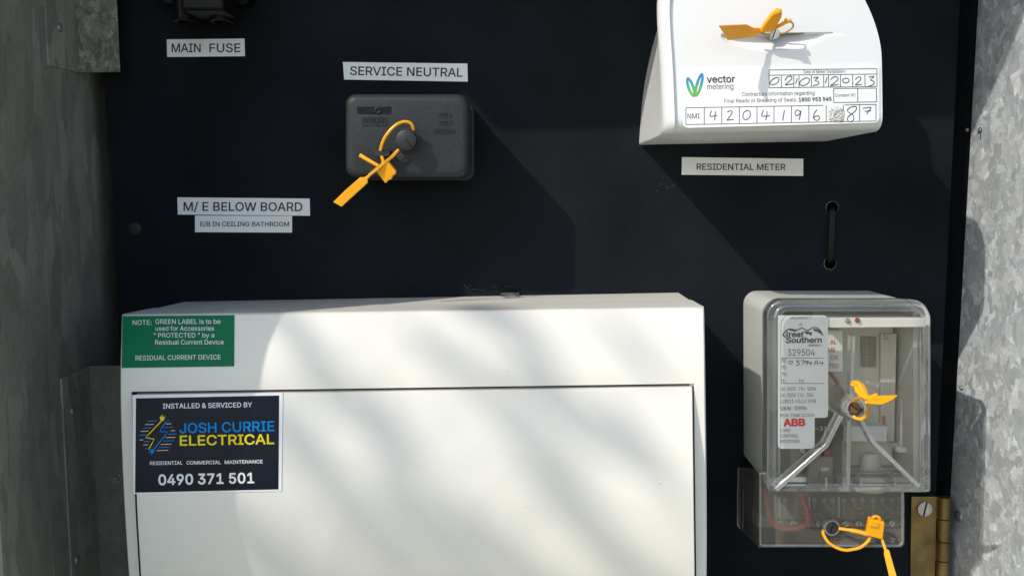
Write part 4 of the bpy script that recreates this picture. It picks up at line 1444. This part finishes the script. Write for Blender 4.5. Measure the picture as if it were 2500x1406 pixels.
# nameplate just behind the window
k = MB()
npl = [(1900, 770)] + [(2012, 770), (2019, 772.5), (2021.5, 779)] + [(2021.5, 1010), (2020, 1017), (2014, 1019.5), (1989, 1019.5), (1989, 1086), (1986.5, 1092.5), (1980, 1095), (1908, 1095), (1901.5, 1092), (1900, 1087)]
k.prism(npl, 0.0700, 0.0712); pl = k.build('nameplate', M['paper'], ra)
mpP = plane(0.0712); OP = 0.0002
k = MB()
for t_ in (('PROPERTY', 1930, 779.6, 1981, 779, 6, 0), ('of', 1951, 795, 1959, 795, 7, 0), ('329504', 1923, 868.4, 1989, 868, 16, 0),
           ('TR1-', 1907, 884.5, 1923.5, 884.5, 8.5, 0), ('TR2-', 1907, 901, 1923.5, 901, 8.5, 0), ('TR3-', 1907, 917.5, 1923.5, 917.5, 8.5, 0), ('fs-', 1907, 933, 1919.5, 933, 8.5, 0), ('Hz', 1951, 933, 1962.5, 933, 8.5, 0),
           ('Un: 240V  I fn:  50Hz', 1906, 953.4, 1992.5, 952.6, 9, 0), ('Uc: 250V  I Ic:  35A', 1906, 968.8, 1985.5, 968, 9, 0), ('LCR211-V3.13 1998', 1906, 984, 1992, 983, 9, 0), ('S/N R6- 329504', 1906, 1001, 1969.5, 1000, 9, 0.004),
           ('REAL TIME CLOCK', 1905, 1017.4, 1988.5, 1016.4, 7.4, 0), ('LOAD', 1905, 1054, 1929.5, 1053.6, 7.4, 0), ('CONTROL', 1905, 1067.4, 1949.5, 1067, 7.4, 0), ('RECEIVER', 1905, 1080.6, 1952, 1080.2, 7.4, 0)):
    text(k, *t_[:6], mpP, OP, bold=t_[6])
for y in (874, 935.6): stroke(k, [(1908, y), (2011, y)], 1.2, mpP, OP, curve=False)
k.build('small_print', M['greyink'], pl, smooth=None)
k = MB()
text(k, 'Great', 1910, 823.4, 1961.7, 823, 14.5, mpP, OP, bold=0.03, slant=0.25)
text(k, 'Southern', 1918, 837.4, 2006, 837, 14.5, mpP, OP, bold=0.03, slant=0.25)
text(k, 'ENERGY', 1974.5, 845, 2006, 845, 4.6, mpP, OP, bold=0.01, slant=0.25)
Z2 = lambda pts: [(1780 + x / 3.6056, 670 + y / 3.6056) for x, y in pts]
stroke(k, Z2([(495, 495), (540, 478), (590, 490), (640, 472), (690, 492), (740, 468), (790, 478), (826, 540)]), 2.6, mpP, OP)
poly(k, Z2([(520, 486), (560, 484), (600, 498), (580, 502), (540, 496)]), mpP, OP)
poly(k, Z2([(655, 500), (690, 500), (735, 512), (720, 540), (700, 522), (685, 530)]), mpP, OP)
poly(k, Z2([(735, 480), (775, 478), (815, 500), (826, 530), (800, 520), (770, 500), (750, 500)]), mpP, OP)
k.build('mountain_logo', M['greyink'], pl, smooth=None)
k = MB(); text(k, 'ABB', 1912.5, 1041, 1966.5, 1040, 19.5, mpP, OP, bold=0.045); k.build('red_lettering', M['redink'], pl, smooth=None)
k = MB()
for h in ([(545, 760), (528, 768), (532, 785), (552, 782), (558, 765), (544, 759)], [(592, 760), (615, 757), (600, 772), (620, 780), (608, 796), (588, 796)], [(632, 760), (660, 757), (645, 795)],
          [(690, 765), (672, 760), (668, 775), (690, 775), (690, 760), (684, 800)], [(706, 760), (700, 780), (730, 778)], [(722, 765), (718, 800)], [(738, 790), (740, 792)],
          [(755, 795), (758, 762), (778, 762), (780, 795)], [(756, 780), (778, 780)], [(790, 790), (792, 792)], [(806, 760), (802, 780), (832, 778)], [(822, 766), (820, 798)], [(846, 790), (848, 792)]):
    stroke(k, Z2(h), 1.7, mpP, OP)
k.build('handwriting', M['pen'], pl, smooth=None)

# clear terminal cover underneath
tcv = MB()
DT = 0.052
def tr_(d, i, q): 
    P = [at(x, y, d) for x, y in q]
    return P
fq = lambda i: rrect(1851 + i, 1150 + i, 2208 - i, 1336 - i, 0, 5, (4, 4, 12, 8))
bq = [(1803 + (x - 1851) * (2125 - 1803) / (2208 - 1851), 1140 + (y - 1150) * (1288 - 1140) / (1336 - 1150)) for x, y in fq(0)]
tcv.loft([ring(bq, 0.0006), ring([(x - (x - 1851) * 0 - 5 * (1 if x < 1900 else 0), y - 3) for x, y in fq(0)], 0.040), ring(fq(0), DT - 0.003), ring(fq(1.5), DT - 0.001), ring(fq(6), DT), ring(fq(10), DT), ring(fq(13), DT - 0.0008)], False, True)
tcv.build('clear_terminal_cover', M['tclear'], ra, smooth=20)
k = MB(); k.tube([at(x, y, DT) for x, y in fq(5)] + [at(*fq(5)[0], DT)], 0.0006, 6); q0, q1 = bq, fq(0)
il = min(range(len(q1)), key=lambda i: q1[i][0] - q1[i][1]); ib = max(range(len(q1)), key=lambda i: q1[i][1] - q1[i][0])
for i in (min(range(len(q1)), key=lambda i: q1[i][0] + q1[i][1]), ib):
    k.tube([at(q0[i][0], q0[i][1], 0.001), at(q1[i][0], q1[i][1], DT - 0.003)], 0.0005, 6)
k.tube([at(1803, 1142, 0.001), at(1801, 1200, 0.001), at(1801, 1280, 0.001), at(1806, 1288, 0.001)], 0.0005, 6)
k.tube([at(1815, 1195, 0.006), at(1814, 1290, 0.006)], 0.0004, 6)
k.build('edge_highlights', M['rim'], ra)  # thin tubes added to draw the highlight lines along the cover's edges
k = MB(); k.prism([(1868, 1145), (2190, 1145), (2190, 1268), (1868, 1268)], 0.0, 0.030, ref=0.030); tb = k.build('terminal_block', M['darkmod'], ra, bevel=0.0008)
k = MB(); k.prism([(1862, 1272), (2192, 1272), (2192, 1312), (1862, 1312)], 0.0, 0.012, ref=0.030); k.build('cable_entry', M['midmod'], ra, bevel=0.001)
k = MB(); mpT = plane(0.030)
tx = [525, 697, 800, 890, 975, 1080, 1165, 1250, 1350, 1440, 1525]
for i, x in enumerate(tx):
    cx = 1780 + x / 3.842
    for q_ in range(1):
        stroke(k, [(cx + 4.2 * math.cos(a), 1220 + 4.2 * math.sin(a)) for a in [2 * math.pi * j / 10 for j in range(11)]], 1.3, mpT, 0.0003)
    stroke(k, [(cx - 3, 1223), (cx + 3, 1217)], 1.2, mpT, 0.0003)
    if i in (3, 6, 9): stroke(k, [(cx, 1227), (cx + 10, 1240), (cx + 18, 1242)], 1.3, mpT, 0.0003, curve=False)
    elif i in (4, 7, 10): stroke(k, [(cx, 1226), (cx, 1241), (cx - 8, 1241)], 1.1, mpT, 0.0003, curve=False)
    else: stroke(k, [(cx, 1226), (cx, 1244)], 1.3, mpT, 0.0003)
    text(k, 'ANRAPBYDAYP'[i], cx - 3, 1256, cx + 3, 1256, 7, mpT, 0.0003)
for x in (1903, 1976, 2048): stroke(k, [(x, 1212), (x, 1262)], 3.2, mpT, 0.0003)
k.build('terminal_symbols', mat('faded_white_print', (0.42, 0.42, 0.39), 0.5), tb, smooth=None)
k = MB(); k.tube(catmull([at(1868, 1190, .031), at(1870, 1215, .034), at(1876, 1252, .036), at(1887, 1276, .036), at(1910, 1287, .034), at(1945, 1287, .034), at(1968, 1276, .036), at(1973, 1258, .036), at(1964, 1230, .035), at(1952, 1200, .031)], 8), 0.0017, 12)
k.build('red_cable', M['redwire'], ra)
c = at(2028, 1284, DT)
k = MB(); rb_ = at(2050, 1284, DT).x - c.x
k.loft([[(c.x + rb_ * q * math.cos(a), -d, c.z + rb_ * q * math.sin(a)) for a in A] for d, q in ((0.012, 0.75), (DT - 0.001, 0.95), (DT + 0.0022, 0.95), (DT + 0.003, 0.85), (DT + 0.003, 0.7))], False, False)
k.build('screw_boss', M['rib'], ra, smooth=40)
slotted_screw('terminal_screw', (2032, 1289), 14, 0.02, DT + 0.0026, 1.1, 'knob', ra, 0.13)

# ================================================================== BRASS HINGE
hg = thing('brass_hinge', 'aged brass butt hinge with a slotted screw at the lower right edge of the board', 'hinge', at(2270, 1400, 0))
k = MB(); k.prism([(2225, 1212), (2293, 1212), (2292.5, 1264), (2287, 1265), (2286, 1319), (2291, 1320), (2290, 1366), (2284.5, 1367), (2283.5, 1440), (2289, 1441), (2288, 1560), (2221, 1560)], 0.0002, 0.0020); k.build('leaf', M['brass'], hg, bevel=0.0003)
hc = at(2306, 1212, 0.003)
rk = 0.0037
segs = [(1212, 1264.5), (1265.5, 1319), (1320, 1366), (1367, 1440), (1441, 1520)]
for i, (ya, yb2) in enumerate(segs):
    za, zb3 = at(2306, ya, .003).z, at(2306, yb2, .003).z
    k = MB(); k.loft([[(hc.x + rk * q * math.cos(a), -0.0032 + rk * q * math.sin(a), z) for a in [2 * math.pi * j / 24 for j in range(24)]] for z, q in ((za, .9), (za - .0003, 1), (zb3 + .0003, 1), (zb3, .9))])
    k.build('knuckle', M['brass'], hg)
k = MB()
k.box(hc.x + 0.0005, hc.x + 0.0046, -0.0015, 0.0, at(2306, 1560).z, at(2306, 1212).z)
k.build('far_leaf', M['brass'], hg)
slotted_screw('screw', (2259, 1243), 18, 0.0015, 0.0036, 1.35, 'steel', hg, 0.1)

# ================================================================== YELLOW SEALS
GS = 'yellow plastic security seals'
def vd(base, extra): return base + extra
# seal on the white meter
s1 = thing('security_seal', 'yellow security seal wired to the screw of the white meter, leaf pointing left', 'security seal', at(1890, 83, DM), GS)
b1 = DM + 0.001
pz = lambda pts: [(1540 + x / 3.124, y / 3.124) for x, y in pts]
def P3(lst): return [at(1540 + x / 3.124, y / 3.124, b1 + d) for x, y, d in lst]
k = MB(); k.plate(P3([(672, 196, .0260), (880, 187, .0115), (930, 212, .0090), (990, 216, .0065), (985, 250, .0055), (948, 280, .0060), (740, 308, .0170)]), 0.0011); k.build('leaf', M['seal'], s1, bevel=0.0003)
k = MB()
k.plate(P3([(985, 240, .0060), (1000, 200, .0075), (1060, 112, .0125), (1112, 72, .0150), (1155, 84, .0150), (1150, 122, .0135), (1112, 195, .0085), (1050, 236, .0060)]), 0.0032)
k.build('lock_body', M['seal'], s1, bevel=0.0008, seg=3)
k = MB()
k.plate(P3([(1085, 95, .0150), (1140, 70, .0165), (1150, 95, .0165), (1100, 118, .0150)]), 0.0016); k.build('cap', M['seal'], s1, bevel=0.0003)
k = MB()
k.tube(catmull(P3([(1040, 235, .005), (1110, 210, .007), (1170, 178, .009), (1222, 152, .0105)]), 6), 0.0009, 10)
k.tube(catmull(P3([(1172, 150, .0098), (1192, 158, .0098), (1200, 175, .0095)]), 4), 0.0008, 8)
k.build('arm', M['seal'], s1)
k = MB()
k.tube(catmull(P3([(950, 262, .004), (985, 246, .0055), (1015, 262, .004), (1040, 270, .0015), (1058, 272, .0)]), 6), 0.0007, 8)
k.tube(catmull(P3([(1195, 165, .0095), (1235, 180, .006), (1232, 215, .003), (1180, 250, .0005), (1140, 258, -.001)]), 6), 0.00045, 8)
k.build('wire', mat('seal_wire', (0.45, 0.3, 0.08), 0.4), s1)

# seal on the neutral link
s2 = thing('security_seal', 'yellow security seal with long tail wired to the knob of the black link box', 'security seal', at(940, 410, DN), GS)
b2 = DN + 0.004
def P4(lst): return [at(780 + x / 3.515, 130 + y / 3.515, b2 + d) for x, y, d in lst]
k = MB(); k.tube(catmull(P4([(806, 660, .003), (795, 620, .004), (770, 597, .0045), (725, 590, .005), (662, 614, .006), (596, 676, .0065), (548, 750, .006), (522, 835, .0045)]), 8), 0.00082, 10); k.build('wire', M['seal'], s2)
k = MB(); k.plate(P4([(480, 1000, .010), (590, 925, .011), (662, 1012, .010), (655, 1040, .0095), (632, 1052, .0095), (625, 1080, .009), (600, 1085, .009), (570, 1116, .009)]), 0.0036); k.build('lock_body', M['seal'], s2, bevel=0.0007, seg=3)
k = MB(); k.plate(P4([(672, 820, .009), (688, 834, .009), (640, 890, .0115), (505, 1000, .0135), (430, 1060, .0135), (414, 1046, .0135), (480, 985, .0135), (600, 895, .0115)]), 0.0016)
k.build('tail', M['seal'], s2, bevel=0.0004)
k = MB(); k.plate(P4([(350, 1065, .0130), (382, 1066, .0130), (428, 1040, .0132), (440, 1056, .0132), (412, 1082, .0130), (416, 1112, .0130), (190, 1318, .0105), (118, 1278, .0105), (226, 1172, .0118)]), 0.0011)
k.build('leaf', M['seal'], s2, bevel=0.0003)
k = MB(); k.tube(P4([(350, 878, .006), (420, 920, .008), (505, 968, .0100)]), [0.0011, 0.001, 0.0009], 8); k.tube(P4([(535, 893, .004), (545, 920, .007), (548, 950, .0095)]), 0.0009, 8); k.build('arm', M['seal'], s2)

# seal on the receiver's window
s3 = thing('security_seal', 'yellow security seal on the centre screw of the clear receiver, leaf pointing right', 'security seal', at(2110, 980, 0.08), GS)
b3 = 0.082
def P5(lst): return [at(1780 + x / 3.6056, 670 + y / 3.6056, b3 + d) for x, y, d in lst]
k = MB(); k.plate(P5([(1108, 985, .020), (1135, 950, .022), (1165, 948, .023), (1200, 1005, .025), (1208, 1035, .026), (1246, 1082, .030), (1226, 1112, .029), (1148, 1072, .024), (1140, 1040, .022)]), 0.0034); k.build('lock_body', M['seal'], s3, bevel=0.0008, seg=3)
k = MB(); k.plate(P5([(1070, 965, .0195), (1085, 935, .0205), (1105, 930, .021), (1150, 940, .0235), (1155, 965, .0235), (1110, 990, .021), (1085, 980, .020)]), 0.0026); k.build('cap', M['seal'], s3, bevel=0.0007, seg=3)
k = MB(); k.plate(P5([(1215, 1105, .0290), (1250, 1082, .0305), (1310, 1066, .0350), (1480, 1060, .0480), (1482, 1070, .0480), (1438, 1106, .0450), (1352, 1146, .0385), (1228, 1136, .0295)]), 0.0011); k.build('leaf', M['seal'], s3, bevel=0.0003)
k = MB(); k.tube(P5([(1235, 1092, .0300), (1275, 1068, .0320), (1306, 1053, .0330)]), [0.0012, 0.001, 0.0008], 8); k.build('arm', M['seal'], s3)
k = MB(); k.tube(catmull(P5([(1165, 1085, .024), (1125, 1092, .012), (1100, 1115, .000)]), 6), 0.0010, 8)
k.tube(catmull(P5([(1212, 1118, .028), (1224, 1150, .018), (1226, 1190, .009), (1215, 1228, .004), (1190, 1258, .0015), (1150, 1272, .0005), (1112, 1262, .0), (1096, 1246, -.001)]), 8), 0.0009, 10); k.build('wire', M['seal'], s3)

# seal on the terminal cover
s4 = thing('security_seal', 'yellow security seal with hanging tail on the clear terminal cover at the bottom', 'security seal', at(2135, 1290, DT), GS)
b4 = DT + 0.002
def P6(lst): return [at(1780 + x / 3.842, 1040 + y / 3.842, b4 + d) for x, y, d in lst]
k = MB(); k.plate(P6([(1308, 855, .008), (1452, 888, .008), (1432, 1046, .006), (1280, 1008, .006)]), 0.0040); k.build('lock_body', M['seal'], s4, bevel=0.0006, seg=3)
k = MB(); k.plate(P6([(1325, 885, .0102), (1405, 902, .0102), (1398, 950, .0098), (1318, 935, .0098)]), 0.0008); k.build('cap', M['seal'], s4, bevel=0.0003)
k = MB(); k.tube(catmull(P6([(1345, 868, .008), (1355, 848, .0085), (1385, 845, .0085), (1412, 862, .0085), (1412, 884, .008)]), 6), 0.0008, 8); k.build('eyelet', M['seal'], s4)
k = MB(); k.tube(catmull(P6([(1030, 958, .002), (1100, 968, .004), (1200, 985, .006), (1300, 1012, .007)]), 6), [0.0009] * 9 + [0.0012] * 10, 10)
k.tube(catmull(P6([(1322, 1035, .006), (1300, 1080, .006), (1230, 1135, .006), (1150, 1155, .0055), (1090, 1160, .005), (1010, 1138, .004), (935, 1090, .003), (898, 1040, .002), (882, 1000, .001), (884, 978, -.0005)]), 8), 0.00085, 10)
k.build('wire', M['seal'], s4)
k = MB(); k.plate(P6([(1418, 1030, .006), (1440, 1042, .006), (1478, 1150, .009), (1500, 1160, .0095), (1570, 1400, .014), (1640, 1620, .018), (1570, 1640, .018), (1505, 1420, .014), (1452, 1200, .0095), (1455, 1165, .009), (1430, 1090, .0075)]), 0.0011)
k.build('leaf', M['seal'], s4, bevel=0.0003)

# ================================================================== TREE that dapples the breaker box
random.seed(11)
SUN = Vector((-KX, -1, KZ)).normalized()
sx = SUN.cross(Vector((0, 0, 1))).normalized(); sy = sx.cross(SUN).normalized()
tr = thing('tree', 'slender leafy tree standing beside the cabinet, its leaves dappling the breaker box', 'tree', (-2.1, -1.15, -1.25))
leafm = mat('green_leaf', (0.06, 0.10, 0.03), 0.5, noise=(30, 0.3))
barkm = mat('grey_bark', (0.16, 0.13, 0.10), 0.8, noise=(20, 0.3))
blobs = [((1254, 790), (1330, 890), .9), ((1384, 981), (1430, 1050), 1.1), ((850, 1000), (1000, 1100), .95), ((690, 1050), (850, 1228), 1.25), ((800, 1180), (960, 1340), .8),
         ((1290, 1040), (1440, 1278), .75), ((1440, 1280), (1560, 1400), .8), ((1040, 1300), (1180, 1420), .95), ((700, 780), (730, 850), .55), ((1090, 850), (1150, 920), .6), ((600, 1280), (690, 1420), .8),
         ((1560, 1050), (1640, 1180), .5), ((1200, 1350), (1350, 1450), .9), ((1100, 715), (1180, 735), .6), ((1500, 800), (1600, 900), .35)]
lf = MB(); tw = MB()
dv = Vector((KX, 0, -KZ)); dv = (dv - SUN * dv.dot(SUN)).normalized()
qd = math.atan2(dv.dot(sy), dv.dot(sx))
stems = []
for (a, b, st_) in blobs:
    n_ = max(2, int(round(math.hypot(b[0] - a[0], b[1] - a[1]) / 60)))
    dist0 = random.uniform(2.2, 2.7)
    prev = None
    for i in range(n_):
        t = (i + 0.5) / n_
        p = mpB(a[0] + (b[0] - a[0]) * t, a[1] + (b[1] - a[1]) * t) + SUN * (dist0 + random.uniform(-0.05, 0.05))
        p += sx * random.uniform(-.004, .004)
        r_ = 0.0098 * math.sqrt(st_) * random.uniform(.9, 1.1)
        q = qd + random.uniform(-.45, .45)
        u_ = (sx * math.cos(q) + sy * math.sin(q)); v_ = (sy * math.cos(q) - sx * math.sin(q))
        tilt = SUN * random.uniform(-.4, .4)
        u_ = (u_ + tilt).normalized()
        shape = [(-3.2, 0), (-1.6, .55), (0, .72), (1.6, .5), (3.4, 0), (1.6, -.5), (0, -.72), (-1.6, -.55)]
        lf.plate([p + u_ * x * r_ + v_ * y * r_ for x, y in shape], 0.0004)
        stems.append(p - u_ * 3.2 * r_)
ctr = sum(stems, Vector((0, 0, 0))) / len(stems)
crotch = ctr + Vector((-0.55, -0.25, -0.1))
base_ = Vector((-2.1, -1.15, -1.25))
tw2 = MB()
tw2.tube(catmull([base_, base_ + Vector((0.05, 0.02, 0.9)), base_ + Vector((0.1, 0.03, 1.7)), crotch], 8), [0.06 - 0.045 * i / 24 for i in range(25)], 10)
tw2.build('trunk', barkm, tr)
for p in stems:
    m_ = crotch.lerp(p, 0.6) + SUN * 0.06 + Vector((0, 0, -0.02))
    tw.tube(catmull([crotch, m_, p], 4), [0.0016 - 0.0012 * i / 8 for i in range(9)], 5)
tw.build('branches', barkm, tr)
for i in range(900):  # further unseen leaves, added to block sky light from the left
    p = Vector((random.gauss(-2.3, .7), random.gauss(-0.75, .55), random.gauss(0.9, .75)))
    if p.z < -0.3 or p.x > -0.9: continue
    v_ = p - Vector((0, 0, -0.05))
    if (v_ - SUN * v_.dot(SUN)).length < 0.62: continue
    q = Vector((random.uniform(-1, 1), random.uniform(-1, 1), random.uniform(-1, .3))).normalized()
    b_ = q.orthogonal().normalized()
    r_ = random.uniform(.05, .09)
    lf.plate([p + q * x * r_ + b_ * y * r_ for x, y in ((-1.4, 0), (-.5, .5), (.4, .45), (1.5, 0), (.4, -.45), (-.5, -.5))], 0.0006)
lf.build('crown', leafm, tr, smooth=None)
